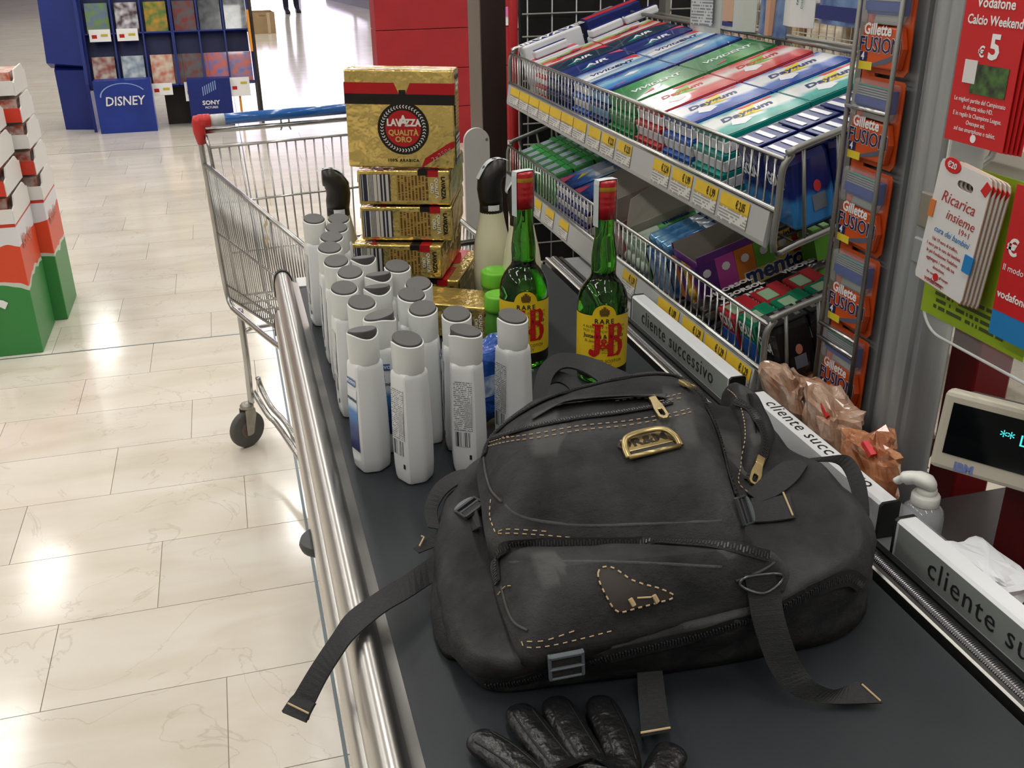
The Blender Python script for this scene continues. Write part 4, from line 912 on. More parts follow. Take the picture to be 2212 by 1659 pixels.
pU = [(2.38-i*.079, .076, '', True) for i in range(7)] + [(1.82, .066, '', True), (1.745, .066, '2,22', True), (1.665, .068, '2,33', True), (1.50, .066, '2,24', True), (1.42, .072, '1,99', True), (1.335, .074, '1,99', True), (1.245, .085, '2,05', True)]
pL = [(2.19, .05, '', True), (2.10, .06, '', True), (2.0, .06, '', True), (1.62, .062, '1,59', True), (1.53, .062, '', False), (1.445, .085, '1,09', True), (1.35, .075, '1,29', True), (1.27, .07, '1,29', True), (1.195, .075, '1,29', True)]
ZU, ZL = 1.133, .906
wire_basket(ZU, pU, 'upper tilted wire basket of chewing gum with yellow price strip', YB)
wire_basket(ZL, pL, 'lower tilted wire basket of mints and sweets with yellow price strip', YB+.03)
def place(o, zf, y, s, h, rz=0, R=None, lean=.0):
    p = BK(zf, y, s + (h+lean)*math.tan(TILT), h); Rr = RBK @ (Matrix.Rotation(rz, 3, 'Z')) ; 
    if R is not None: Rr = Rr @ R
    o.matrix_world = Matrix.Translation(p) @ Rr.to_4x4(); return o
# -------- gum packs
def gum_pack(name, L, Wd, T, side, band, stops, words, inkm, ws, axis=0, nz=.5, text_y=0, accent=None, flip=False):
    full = empty(name); b = MB(); b.box((0, 0, T*.33), (L, Wd, T*.66)); b.box((0, 0, T*.83), (L*.995, Wd*.99, T*.34), mi=1)
    body = b.build('pack_body', [side, band], full, bevel=.0012, seg=1)
    plain = empty(name); bo = body.copy(); COL.objects.link(bo); bo.parent = plain
    z = T+.0008
    uv = ((0, 0), (1, 0), (1, 1), (0, 1))
    MB().quad((-L/2+.001, -Wd/2+.001, z), (L/2-.001, -Wd/2+.001, z), (L/2-.001, Wd/2-.001, z), (-L/2+.001, Wd/2-.001, z), uv=uv).build('top_print', ramp_mat(name+'_print', stops, axis, .25, .5, nz, 4), full)
    Rt = I3 if not flip else Matrix.Rotation(math.pi, 3, 'Z')
    if words: text(words, ws, inkm, full, (0, text_y, z+.0006), Rt, bold=.03, shear=.25, squash=.95, extrude=.0001)
    if accent:
        for (m, pts) in accent:
            b = MB(); b.add([(x*L/2, y*Wd/2, z+.0004) for x, y in pts], [tuple(range(len(pts)))]); b.build('print_shape', m, full)
    return full, plain
Wm = M('pack_white', (230, 232, 236), .3); NV = M('pack_navy', (26, 40, 110), .3); BLm = M('pack_blue', (40, 96, 190), .3); TEm = M('pack_teal', (20, 150, 140), .3); GNm = M('pack_green', (40, 140, 70), .3); RDm = M('pack_red', (206, 50, 58), .3); YLm = M('pack_yellow', (228, 206, 60), .3); LBm = M('pack_light_blue', (110, 170, 220), .3); GRm = M('pack_grey', (120, 122, 124), .35); DKT = M('pack_dark_teal', (20, 66, 80), .3)
splash = lambda m1, m2: [(m1, [(-.3, .1), (-.05, .55), (.35, .75), (.15, .2), (.3, -.1), (0, -.05)]), (m2, [(-.55, -.35), (-.4, .15), (-.15, -.1), (-.1, -.4), (-.35, -.6)]), (RDm, [(-.05, .9), (.8, .9), (.8, .75), (.05, .72)])]
wedge = [(Wm, [(-.95, -.6), (-.95, -.1), (.2, .35), (-.1, -.15), (.4, -.3)]), (RDm, [(.5, .9), (.95, .9), (.95, .2)])]
KINDS = [  # y0, y1, name, side, band, ramp, words, ink, size, flip
 (1.315, 1.42, 'teal_gum', 'white gum pack with teal top and yellow splash', Wm, TEm, [(0, (22, 150, 140)), (.3, (60, 176, 168)), (.5, (232, 236, 236)), (.8, (226, 232, 232)), (1, (30, 150, 150))], 'Daygum', NV, .027, splash(YLm, Wm), 4),
 (1.428, 1.535, 'blue_gum', 'white gum pack with blue top and yellow splash', Wm, BLm, [(0, (24, 60, 160)), (.32, (60, 110, 200)), (.5, (232, 236, 240)), (.8, (228, 232, 238)), (1, (40, 90, 180))], 'Daygum', NV, .027, splash(YLm, Wm), 4),
 (1.543, 1.655, 'red_gum', 'white gum pack with red top and green leaf', Wm, RDm, [(0, (206, 50, 60)), (.35, (220, 110, 110)), (.55, (236, 230, 226)), (1, (214, 70, 76))], 'Daygum', RDm, .025, splash(M('leaf_green', (130, 190, 60), .3), Wm), 4),
 (1.663, 1.785, 'green_gum', 'glossy green gum bag with white lettering', GNm, GNm, [(0, (30, 120, 60)), (.4, (50, 150, 80)), (.6, (110, 180, 120)), (1, (26, 110, 60))], 'ViVIDENT', Wm, .024, [(M('bag_pink', (206, 80, 110), .3), [(-.6, -.7), (-.2, -.35), (-.25, -.6)])], 4),
 (1.793, 1.89, 'sky_gum', 'bright blue gum pack with pale ice print', LBm, NV, [(0, (30, 70, 170)), (.3, (70, 150, 214)), (.6, (150, 200, 230)), (1, (30, 60, 150))], '', Wm, .02, [(Wm, [(-.2, .2), (.1, .5), (.35, .3), (.1, .05)]), (M('bag_pink'), [(-.8, -.7), (-.3, -.45), (-.35, -.6)])], 4),
 (1.898, 1.995, 'ice_gum', 'white and blue gum pack with dark lettering', Wm, BLm, [(0, (200, 218, 232)), (.4, (120, 170, 214)), (.6, (226, 234, 240)), (1, (60, 110, 190))], 'ViVIDENT', NV, .023, wedge, 4),
 (2.002, 2.085, 'navy_gum', 'navy gum pack with white lettering and pink corner', NV, NV, [(0, (24, 50, 130)), (.5, (20, 36, 110)), (1, (30, 60, 150))], 'AIR', Wm, .034, [(TEm, [(-.6, -.5), (-.3, -.1), (-.05, -.45)]), (M('bag_pink'), [(.55, .95), (.98, .95), (.98, .3)])], 5),
 (2.092, 2.175, 'dark_teal_gum', 'dark teal gum pack with white lettering and red corner', DKT, NV, [(0, (18, 60, 90)), (.5, (16, 40, 70)), (1, (20, 70, 90))], 'AIR', Wm, .03, [(TEm, [(-.6, -.5), (-.3, -.1), (-.05, -.45)]), (RDm, [(.55, .95), (.98, .95), (.98, .3)])], 5),
 (2.182, 2.262, 'cherry_gum', 'white gum pack with red cherries and green swirl', Wm, RDm, [(0, (230, 228, 226)), (.5, (210, 60, 50)), (.7, (150, 190, 90)), (1, (226, 220, 214))], 'Vigorsol', NV, .018, [(RDm, [(-.7, -.5), (-.5, -.1), (-.2, -.3), (-.4, -.7)]), (RDm, [(.1, .3), (.3, .7), (.6, .4), (.4, .1)])], 5)]
for (y0, y1, nm, lab, side, band, stops, words, inkm, ws, acc, nl) in KINDS:
    T = .106/nl; Wd = y1-y0-.004; L = .142
    full, plain = gum_pack('gum_pack', L, Wd, T-.001, side, band, stops, words, inkm, ws, 0 if nm in ('green_gum',) else 1, .35, .15*Wd if acc and words == 'Daygum' else 0, acc)
    m_old = MATS.pop('gum_pack_print', None)
    uf = up = False
    for row in (0, 1):
        jy = random.uniform(-.001, .001)
        for k in range(nl):
            top = k == nl-1
            src = full if top else plain
            used = uf if top else up
            o = copy_tree(src) if used else src
            if top: uf = True
            else: up = True
            place(o, ZU, (y0+y1)/2+jy, .009+L/2+row*(L+.002), .0035+k*T, random.uniform(-.012, .012) if top else 0)
            tag(o, lab + (', topmost of the %s stack' % ('front' if row == 0 else 'rear') if top else ', buried in its stack'), 'gum pack', 'gum packs in the upper basket')
# one teal pack lies loose and askew across the rear
# -------- white stick cartons at the far end
def stick(L, w, h, mat, label, y, s, hh, rz, words='', zf=ZU, group='white gum cartons'):
    t = empty('gum_carton'); MB().box((0, 0, h/2), (L, w, h)).build('carton_body', mat, t, bevel=.004)
    MB().box((0, 0, h+.0002), (L*.96, w*.5, .0006)).build('carton_stripe', NV if mat is Wm else RDm, t)
    if words: text(words, w*.75, WINK, t, (0, 0, h+.0008), None, bold=.02, extrude=.0001)
    place(t, zf, y, s, hh, rz, lean=h); tag(t, label, 'gum carton', group)
stick(.15, .055, .125, Wm, 'tall white gum carton against the basket corner', 2.405, .085, .004, 0, 'AIRWAVES')
stick(.14, .055, .13, NV, 'tall navy gum carton behind the white one', 2.405, .245, .004, 0)
stick(.12, .05, .1, M('pack_pale', (210, 214, 226), .3), 'pale blue gum carton lying at the basket front', 2.325, .07, .004, 0)
stick(.12, .05, .1, M('pack_pale'), 'pale blue gum carton lying at the basket rear', 2.325, .225, .004, 0)
stick(.085, .026, .018, Wm, 'small white gum stick resting on a pale carton at the front', 2.325, .06, .1055, .05)
stick(.085, .026, .018, Wm, 'small white gum stick resting on a pale carton at the rear', 2.32, .20, .1055, .1)
stick(.085, .026, .018, Wm, 'second small white gum stick at the rear by the navy carton', 2.318, .29, .1055, .02)
# -------- navy and black candy bags at the near ends
def bag_mat(name, a, b_, c): return ramp_mat(name, [(0, b_), (.35, b_), (.5, a), (1, c)], 1, .2, .6, .25, 3)
def candy_bag(w, d, h, mat, topm, words, name, dotm, tp=None):
    t = empty(name); b = MB(); nx = 4; rings = []
    for (z, kx, ky) in ((0, .92, .9), (.004, .99, .98), (h*.5, 1, 1), (h*.9, .97, .96), (h, .9, .86)):
        rings.append([(x*w/2*kx, y*d/2*ky, z) for x, y in ((-1, -.8), (-.8, -1), (.8, -1), (1, -.8), (1, .8), (.8, 1), (-.8, 1), (-1, .8))])
    b.loft(rings, uv=False); n = len(b.f)
    for i, f in enumerate(b.f):
        b.uv[i] = [(b.v[q][0]/w+.5, b.v[q][2]/h) for q in f]
    b.build('bag_body', mat, t)
    b = MB(); b.box((0, 0, h+.003), (w*.94, d*.9, .003)); b.build('bag_top_seal', topm, t, bevel=.001)
    for k in range(3): MB().box((-.3*w+k*.3*w, 0, h+.0052), (w*.12, d*.7, .0008)).build('top_print', tp or Wm, t)
    text(words, h*.25, WINK, t, (-w/2-.0005, 0, h*.66), basis((0, -1, 0), (0, 0, 1)), bold=.03, squash=.55, extrude=.0001)
    MB().box((w*.1, -d/2-.0003, h*.3), (w*.3, .0006, h*.22)).build('side_print', M('side_print_pale', (120, 126, 140), .4), t)
    b = MB(); b.lathe([(.0006, 0), (.0055, 0), (.0055, .0006), (.0006, .0006)], 12, sy=1.5); o = b.build('price_dot', dotm, t); o.matrix_local = Matrix.Translation((w*.1, -d/2-.0002, h*.52)) @ RX90.to_4x4()
    return t
cb = candy_bag(.066, .068, .102, bag_mat('navy_bag', (28, 44, 120), (60, 140, 210), (30, 40, 100)), NV, 'GOLIA', 'candy_bag', M('dot_red', (206, 60, 60), .4))
first = True
for iy in range(2):
    for i_s in range(4):
        o = cb if first else copy_tree(cb); first = False
        place(o, ZU, 1.185+iy*.072, .038+i_s*.0675, .004, 0, lean=.1)
        tag(o, 'navy and light blue candy bag with white letters, end of upper basket', 'candy bag', 'navy candy bags in the upper basket')
cb = candy_bag(.062, .046, .092, bag_mat('black_bag', (30, 30, 32), (24, 26, 30), (40, 40, 42)), M('bag_black', (44, 44, 46), .25), 'GOLIA', 'candy_bag', M('dot_pink', (206, 130, 110), .4), M('bag_top_print', (96, 96, 98), .4))
for i_s in range(5):
    o = cb if i_s == 0 else copy_tree(cb)
    place(o, ZL, 1.171, .036+i_s*.0635, .004, 0, lean=.1); tag(o, 'black candy bag at the near end of the lower basket', 'candy bag', 'black candy bags in the lower basket')
# -------- mint boxes with flip lids
def mint_box(mat, lab2, w=.05, d=.056, h=.070):
    t = empty('mint_box'); MB().box((0, 0, h/2), (w, d, h)).build('box_body', mat, t, bevel=.003)
    MB().box((w*.28, 0, h+.0012), (w*.4, d*.96, .0022)).build('flip_lid', mat, t, bevel=.001)
    MB().box((-w*.14, 0, h+.0006), (w*.42, d*.62, .0008)).build('paper_label', lab2, t)
    MB().box((-w/2-.0005, 0, h*.3), (.0008, d*.9, h*.5)).build('side_label', BLm, t)
    text('GOLIA', .026, WINK, t, (-w/2-.001, 0, h*.78), basis((0, -1, 0), (0, 0, 1)), bold=.03, squash=.55, extrude=.0001)
    return t
PLBL = M('mint_label', (160, 196, 160), .4)
TG = M('mint_green', (30, 150, 108), .15, trans=.25); TR_ = M('mint_red', (196, 52, 60), .15, trans=.2)
mg = mint_box(TG, PLBL); first = True
for i in range(5):
    o = mg if first else copy_tree(mg); first = False
    place(o, ZL, 1.2285, .034+i*.056, .012, 0, lean=.08); tag(o, 'green flip-lid mint box in the row beside the black bags', 'mint box', 'green mint boxes in the lower basket')
mr = mint_box(TR_, PLBL, d=.056); first = True
for (y, i) in ((1.290, 0), (1.290, 1), (1.290, 2)):
    o = mr if first else copy_tree(mr); first = False
    place(o, ZL, y, .034+i*.056, .004, 0, lean=.08); tag(o, 'red flip-lid mint box between green and black packs', 'mint box', 'red mint boxes in the lower basket')
# black liquorice sticks
def roll_pack(L, r, mat, band, words, inkm, name='candy_roll'):
    t = empty(name); b = MB(); b.tube([(-L/2, 0, r), (-L/2+.004, 0, r), (L/2-.004, 0, r), (L/2, 0, r)], [r*.75, r, r, r*.75], 12); b.build('roll_wrap', mat, t, smooth=True)
    MB().tube([(-L*.08, 0, r), (L*.42, 0, r)], r*1.015, 12).build('wrap_band', band, t, smooth=True)
    text(words, r*1.6, inkm, t, (L*.17, 0, r*2.04), None, bold=.05, squash=.95, extrude=.0001)
    return t
BKm = M('wrap_black', (30, 28, 30), .2); rb = roll_pack(.11, .011, BKm, BKm, 'VIGORSOL', WINK); first = True
for (y, s, h, rz) in ((1.352, .07, .03, .05), (1.376, .075, .03, -.04), (1.400, .068, .03, .03), (1.376, .19, .03, .02)):
    o = rb if first else copy_tree(rb); first = False
    place(o, ZL, y, s, h, rz); tag(o, 'black candy roll with white letters by the red mint boxes', 'candy roll', 'black candy rolls')
def open_carton(w, d, h, out, label, y, s, flaps=True, inner=CARD, rz=0, hh=.004, front_h=1.0):
    """display carton: local x depth, y along the shelf"""
    t = empty('display_carton'); th = .0016
    for (c, dm) in (((0, 0, th/2), (w, d, th)), ((-w/2+th/2, 0, h*front_h/2), (th, d, h*front_h)), ((w/2-th/2, 0, h/2), (th, d, h)), ((0, -d/2+th/2, h/2), (w, th, h)), ((0, d/2-th/2, h/2), (w, th, h))):
        MB().box(c, dm).build('carton_wall', out, t)
    for (c, dm) in (((-w/2+th*1.6, 0, h*front_h/2), (.0006, d*.98, h*front_h)), ((w/2-th*1.6, 0, h/2), (.0006, d*.98, h)), ((0, -d/2+th*1.6, h/2), (w*.98, .0006, h)), ((0, d/2-th*1.6, h/2), (w*.98, .0006, h)), ((0, 0, th*1.4), (w*.98, d*.98, .0006))):
        MB().box(c, dm).build('carton_lining', inner, t)
    if flaps:
        b = MB(); pts = [(-w*.45, d/2, h), (w*.45, d/2, h), (w*.4, d/2+.035, h+.045), (w*.1, d/2+.04, h+.055), (-w*.3, d/2+.03, h+.04)]
        b.loft([pts, [(x, y_+.0016, z) for x, y_, z in pts]]); b.build('lid_flap', inner, t)
    place(t, ZL, y, s, hh, rz, lean=h); tag(t, label, 'carton'); return t
MBL = M('mentos_blue', (40, 110, 190), .3, col2=(190, 220, 240), vs=30); MGR = M('mentos_green', (70, 160, 90), .3, col2=(214, 232, 214), vs=30)
# rainbow carton with coloured squares
RBO = M('rainbow_purple', (110, 60, 140), .35)
rc = open_carton(.2, .098, .108, RBO, 'open sweets carton printed with rainbow coloured squares', 1.475, .125, False, front_h=.9)
cols = [(96, 50, 130), (206, 80, 170), (226, 130, 50), (110, 180, 60), (226, 196, 60), (206, 60, 56)]
for i, c in enumerate(cols): M('square_%d' % i, c, .35)
for i, c in enumerate(cols):
    MB().box((-.0875+i*.035, -.0496, .062), (.0345, .0008, .066)).build('colour_square', M('square_%d' % i, c, .35), rc)
    MB().lathe([(.0005, 0), (.0075, 0), (.0075, .0005), (.0005, .0006)], 8 + i % 3).build('fruit_print', WINK, rc).matrix_local = Matrix.Translation((-.0875+i*.035, -.0501, .076)) @ RX90.to_4x4()
    if i < 5: MB().box((-.1058, -.041+i*.0185, .05), (.0008, .018, .08)).build('colour_square', M('square_%d' % ((i*2) % 6)), rc)
MB().box((.035, -.0499, .034), (.12, .0006, .03)).build('name_block', M('square_4'), rc)
text('mentos', .042, WINK, rc, (.04, -.0504, .04), RX90, bold=.07, extrude=.0001); text('mentos', .042, NV, rc, (.04, -.0509, .04), RX90, bold=.03, extrude=.0001); text('rainbow', .017, NV, rc, (.07, -.0504, .088), RX90, bold=.02, extrude=.0001)
b = MB(); b.box((.095, -.08, .05), (.03, .05, .1)); b.build('green_wing', M('square_3'), rc)
fr_ = roll_pack(.105, .0105, M('wrap_yellow', (228, 190, 50), .3), M('wrap_purple_band', (96, 70, 150), .3), 'mentos', NV); place(fr_, ZL, 1.455, .09, .03, 0); tag(fr_, 'fruit candy roll lying inside the rainbow carton', 'candy roll')
# blue mint rolls on a blue carton
bc = open_carton(.2, .09, .075, MBL, 'blue sweets carton carrying three mint rolls', 1.575, .12, False, MBL)
MB().box((0, 0, .074), (.198, .088, .0016)).build('carton_top', MBL, bc)
mb = roll_pack(.19, .0135, M('wrap_ice', (150, 200, 232), .12, .3, col2=(60, 130, 200), vs=40), M('wrap_silver_blue', (196, 208, 222), .2, .3), 'mentos', NV); first = True
for k in range(3):
    o = mb if first else copy_tree(mb); first = False
    place(o, ZL, 1.547+k*.028, .122, .0815, 0); tag(o, 'ice blue mint roll lying on the blue carton', 'candy roll', 'ice blue mint rolls')
# green rolls in an open grey carton
gc = open_carton(.22, .115, .075, MGR, 'open grey-lined carton holding green mint rolls', 1.685, .13, True)
mgl = roll_pack(.16, .0125, M('wrap_white_green', (214, 230, 214), .3), M('wrap_green', (80, 170, 90), .3), 'mentos', NV); first = True
for k in range(4):
    o = mgl if first else copy_tree(mgl); first = False
    place(o, ZL, 1.648+k*.026, .11, .0075+.035, 0); tag(o, 'white and green mint roll inside the grey-lined carton', 'candy roll', 'green mint rolls')
for k in range(4):
    o = copy_tree(mgl); place(o, ZL, 1.648+k*.026, .11, .0075+.0095, 0); tag(o, 'white and green mint roll at the bottom of the grey-lined carton', 'candy roll', 'green mint rolls, lower layer')
rcx = open_carton(.24, .13, .085, M('carton_red', (176, 50, 56), .4, col2=(220, 214, 210), vs=25), 'open red sweets carton with bent grey flap', 1.82, .14, True)
rr = roll_pack(.16, .0125, M('wrap_red', (196, 54, 58), .3), M('wrap_pale', (226, 220, 220), .3), 'mentos', NV); first = True
for k in range(4):
    o = rr if first else copy_tree(rr); first = False
    place(o, ZL, 1.779+k*.027, .13, .008, 0); tag(o, 'red mint roll inside the red carton', 'candy roll', 'red mint rolls')
# flat blue cards / boxes
FB = M('flat_blue_box', (40, 70, 150), .3, col2=(140, 180, 214), vs=22, coat=.4)
fb, fp = gum_pack('sweets_box', .14, .1, .024, Wm, NV, [(0, (24, 40, 110)), (.35, (60, 110, 190)), (.6, (200, 220, 236)), (1, (40, 50, 120))], '', Wm, .02, 0, .5, 0, [(M('bag_pink'), [(-.9, .9), (-.9, .2), (-.3, .7)]), (YLm, [(-.5, -.1), (-.2, .4), (0, .2)]), (Wm, [(0, -.6), (.1, -.1), (.7, -.2), (.6, -.7)])]); MATS.pop('sweets_box_print', None)
uf = up = False
for (y, s) in ((1.95, .08), (1.95, .222), (2.055, .08), (2.055, .222)):
    for k in range(4):
        top = k == 3; src = fb if top else fp; o = copy_tree(src) if (uf if top else up) else src
        if top: uf = True
        else: up = True
        place(o, ZL, y, s, .004+k*.025, 0); tag(o, 'flat blue sweets box, topmost of its stack beside the green mints' if top else 'flat blue sweets box buried in its stack beside the green mints', 'sweets box', 'flat blue sweets boxes')
# small clear green mint boxes at the far end
cm_ = M('clear_green', (110, 200, 120), .15, trans=.45, ior=1.2)
sm = empty('mint_box'); MB().box((0, 0, .05), (.05, .046, .1)).build('box_body', cm_, sm, bevel=.003); MB().box((.0, 0, .1008), (.03, .03, .0012)).build('paper_label', M('pale_label', (170, 190, 200), .4), sm); MB().box((.018, 0, .1012), (.012, .044, .002)).build('flip_lid', M('lid_green', (70, 180, 90), .3), sm)
first = True
for iy in range(6):
    for i_s in range(5):
        o = sm if first else copy_tree(sm); first = False
        place(o, ZL, 2.155+iy*.05, .03+i_s*.053, .004, 0, lean=.1); tag(o, 'clear green mint box in the dense block at the basket end', 'mint box', 'clear green mint boxes')
# ------------------------------------------------------------------ rack frame: dark end panel with wire grid, back bars
fr = empty('candy_rack', (1.0, 1.9, 0)); tag(fr, 'grey metal rack frame with black end panel and wire grid', 'rack')
def fp_(b, name, mat, **kw): b.v = [(x-1.0, y-1.9, z) for x, y, z in b.v]; return b.build(name, mat, fr, **kw)
BLKP = M('black_panel', (16, 15, 16), .6)
fp_(MB().box((1.04, 2.62, .8), (.58, .02, 1.6)), 'end_panel', BLKP)
fp_(MB().box((1.36, 2.2, .45), (.02, .8, .9)), 'back_panel', BLKP)
b = MB(); WW = M('pale_wire', (176, 178, 176), .35, .5)
for i in range(9): x = .765+i*.066; b.tube([(x, 2.597, .4), (x, 2.597, 1.6)], .0022, 6)
for i in range(22): z = .45+i*.055; b.tube([(.75, 2.593, z), (1.31, 2.593, z)], .0022, 6)
fp_(b, 'end_grid', WW, smooth=True)
FLATB = M('flat_bar', (138, 134, 126), .4, .5)
for y in (1.22, 1.5, 1.78, 2.06, 2.34): fp_(MB().box((1.03, y, .85), (.012, .038, 1.7)), 'upright_bar', FLATB)
for z in (1.335, 1.345+.1): fp_(MB().tube([(1.02, 1.10, z), (1.02, 2.58, z)], .007, 8), 'cross_tube', FLATB, smooth=True)
for z in (.62, .3): fp_(MB().box((1.03, 1.8, z), (.02, 1.5, .03)), 'cross_bar', FLATB)
for zf in (ZU, ZL):
    for y in (1.22, 1.78, 2.34): fp_(MB().tube([tuple(BK(zf, y, .02, -.008)), tuple(BK(zf, y, DEP+.03, -.008))], .006, 8), 'basket_arm', FLATB, smooth=True)
fp_(MB().box((1.03, 1.8, .02), (.3, 1.6, .04)), 'rack_foot', M('post_dark_brown'))
# ------------------------------------------------------------------ razor blade strip
GXP = .742
ALU_ = M('grey_plate', (160, 164, 166), .45, .3)
gs = empty('razor_rack', (GXP, 1.04, 0)); tag(gs, 'narrow upright wire rack of orange razor packs beside the silver pole', 'rack')
def gb(b, name, mat, par=gs, **kw): L = gs.location; b.v = [(x-L.x, y-L.y, z-L.z) for x, y, z in b.v]; return b.build(name, mat, par, **kw)
gb(MB().box((GXP+.004, 1.093, 1.28), (.016, .012, .86)), 'side_bar', M('flat_bar'))
for y in (1.083, 1.003): gb(MB().tube([(GXP-.018, y, .95), (GXP-.02, y, 1.25), (GXP-.018, y, 1.7)], .003, 8), 'upright_wire', GWIRE, smooth=True)
for z in (1.045, 1.025, 1.325): gb(MB().tube([(GXP-.021, 1.083, z), (GXP-.021, 1.003, z)], .003, 8), 'cross_wire', CHROME, smooth=True)
gb(MB().tube(crom([(GXP-.018, 1.083, .95), (GXP-.01, 1.083, .915), (GXP+.0, 1.06, .905), (GXP-.0, 1.02, .905), (GXP-.014, 1.003, .93), (GXP-.018, 1.003, .95)], 4), .003, 8), 'lower_loop', CHROME, smooth=True)
gb(MB().box((GXP+.012, 1.045, 1.28), (.006, .1, .86)), 'back_plate', ALU_)
gb(MB().box((GXP+.012, 1.045, .45), (.03, .03, .9)), 'rack_post', M('flat_bar'))
bt = empty('price_block', (GXP-.028, 1.088, .906)); tag(bt, 'small brass-coloured price block clipped under the razor rack', 'price tag')
MB().box((0, 0, 0), (.012, .045, .022)).build('block', M('brass_block', (150, 132, 84), .4, .4, var=.1), bt, bevel=.002); text('075', .009, M('brass_print', (196, 176, 130), .4), bt, (-.0066, 0, -.004), basis((0, -1, 0), (0, 0, 1)), extrude=.0001)
MB().tube([(.004, -.02, 0), (.008, -.04, .004), (.01, -.06, -.004)], .004, 8).build('clip', CHROME, bt, smooth=True)
ORG = M('razor_orange', (214, 84, 32), .3, coat=.3, var=.1, vs=30); GILN = M('razor_navy', (24, 40, 90), .35); GILB = M('razor_blue_tray', (36, 70, 150), .3); SILV = M('razor_silver', (176, 184, 184), .3, .5); CLR = M('clear_blister', (235, 238, 240), .08, alpha=.14, coat=.6)
def razor():
    t = empty('razor_pack'); w, h = .086, .101     # local x = right (-Y world), y = up, z = towards the belt
    pl = [(-w/2, -h/2+.006), (-w/2+.006, -h/2), (w/2-.006, -h/2), (w/2, -h/2+.006), (w/2, h/2-.004), (w/2-.004, h/2), (-w*.2, h/2), (-w*.25, h/2+.012), (-w/2+.004, h/2+.012), (-w/2, h/2+.008)]
    b = MB(); b.loft([[(x, y, 0) for x, y in pl], [(x, y, .0015) for x, y in pl]]); b.build('card', ORG, t)
    b = MB(); q = [(-w*.46, -h*.44), (w*.40, -h*.44), (w*.47, -h*.2), (w*.38, h*.02), (-w*.46, h*.02)]; b.loft([[(x, y, .0015) for x, y in q], [(x*.98, y*.98, .010) for x, y in q]]); b.build('printed_shell', ORG, t, bevel=.002)
    b = MB(); b.box((0, h*.27, .006), (w*.8, .026, .009)); b.build('cartridge_tray', GILB, t, bevel=.001)
    for k in range(5): MB().box((0, h*.30+k*.0028, .0112), (w*.74, .0016, .0012)).build('blade_strip', SILV if k < 4 else M('lube_green', (40, 150, 120), .4), t)
    b = MB(); b.box((0, h*.235, .0112), (w*.8, .010, .003)); b.build('tray_front', GILB, t)
    b = MB(); q = [(-w*.3, h*.04), (w*.3, h*.04), (w*.36, h*.14), (w*.1, h*.16), (-w*.25, h*.17)]; b.loft([[(x, y, .002) for x, y in q], [(x*.9, y, .007) for x, y in q]]); b.build('silver_fold', SILV, t)
    b = MB(); b.box((0, h*.26, .0085), (w*.9, h*.42, .015)); b.build('blister', CLR, t, bevel=.004)
    text('Gillette', .0175, WINK, t, (-w*.1, -h*.02, .0106), None, bold=.03, extrude=.0001, shear=.05)
    text('FUSION', .0235, WINK, t, (-w*.02, -h*.19, .0104), None, bold=.035, extrude=.0001, squash=.96); text('FUSION', .0235, GILN, t, (-w*.02, -h*.19, .0107), None, bold=.012, extrude=.0001, squash=.96)
    MB().box((-w*.36, -h*.32, .0103), (.014, .010, .0006)).build('count_square', GILN, t); text('4', .012, WINK, t, (-w*.37, -h*.32, .0108), None, bold=.03, extrude=.0001); MB().box((-w*.3, -h*.42, .0103), (.026, .009, .0006)).build('yellow_square', YLm, t)
    b = MB(); P = crom([(-w*.3, -h*.43, 0), (0, -h*.4, 0), (w*.3, -h*.32, 0), (w*.44, -h*.1, 0)], 5); b.loft([[(p.x, p.y, .0103) for p in P], [(p.x*.96, p.y+.006*math.sin(math.pi*i/(len(P)-1)), .0103) for i, p in enumerate(P)]], closed=False); b.build('grey_swoosh', M('swoosh_grey', (90, 96, 116), .3), t)
    return t
rz = razor()
for k in range(6):
    o = rz if k == 0 else copy_tree(rz)
    o.matrix_world = Matrix.Translation((GXP-.003+.0005*k, 1.042, 1.415-k*.1055)) @ (basis((0, -1, 0), (0, 0, 1)) @ Matrix.Rotation(random.uniform(-.05, .05), 3, 'Z')).to_4x4()
    tag(o, ['orange razor pack at the top of the narrow wire rack', 'orange razor pack second from the top of the wire rack', 'orange razor pack third from the top of the wire rack', 'orange razor pack fourth from the top of the wire rack', 'orange razor pack second from the bottom of the wire rack', 'orange razor pack lowest on the wire rack, above the brass price block'][k], 'razor pack', 'orange razor packs')
# ------------------------------------------------------------------ silver pole and maroon post
ALU = M('brushed_aluminium', (172, 176, 178), .4, .45, var=.06, vs=6, stretch=(30, 30, 1))
pl_ = empty('silver_pole', (.770, .948, 0)); tag(pl_, 'thick brushed silver pole rising beside the razor packs', 'pole')
rng = []
for k in range(40):
    a = 2*math.pi*k/40; c, s_ = math.cos(a), math.sin(a); r = .0325*(abs(c)**3+abs(s_)**3)**(-1/3); g_ = .0045 if k in (20, 25) else 0
    rng.append(((r-g_)*c, (r-g_)*s_))
MB().loft([[(x, y, z) for x, y in rng] for z in (0, 1.9)]).build('pole_profile', ALU, pl_, smooth=True, angle=.8)
MB().loft([[(x*.8+.012, y*.62+.046, z) for x, y in rng] for z in (0, 1.9)]).build('pole_profile', ALU, pl_, smooth=True, angle=.8)
for z, d in ((1.232, .04), (1.185, .03)): MB().box((-.012, -.03, z), (.05, .04, d)).build('clamp', M('clamp_beige', (150, 144, 132), .4, .3) if d > .035 else ALU, pl_, bevel=.002)
mp_ = empty('maroon_post', (.872, .952, 0)); tag(mp_, 'dark red square post right behind the silver pole', 'post')
MB().box((0, 0, .6), (.055, .05, 1.2)).build('post_body', M('maroon_paint', (120, 22, 24), .4), mp_, bevel=.003); MB().box((0, 0, .01), (.075, .07, .02)).build('post_foot', DARKPLASTIC, mp_)
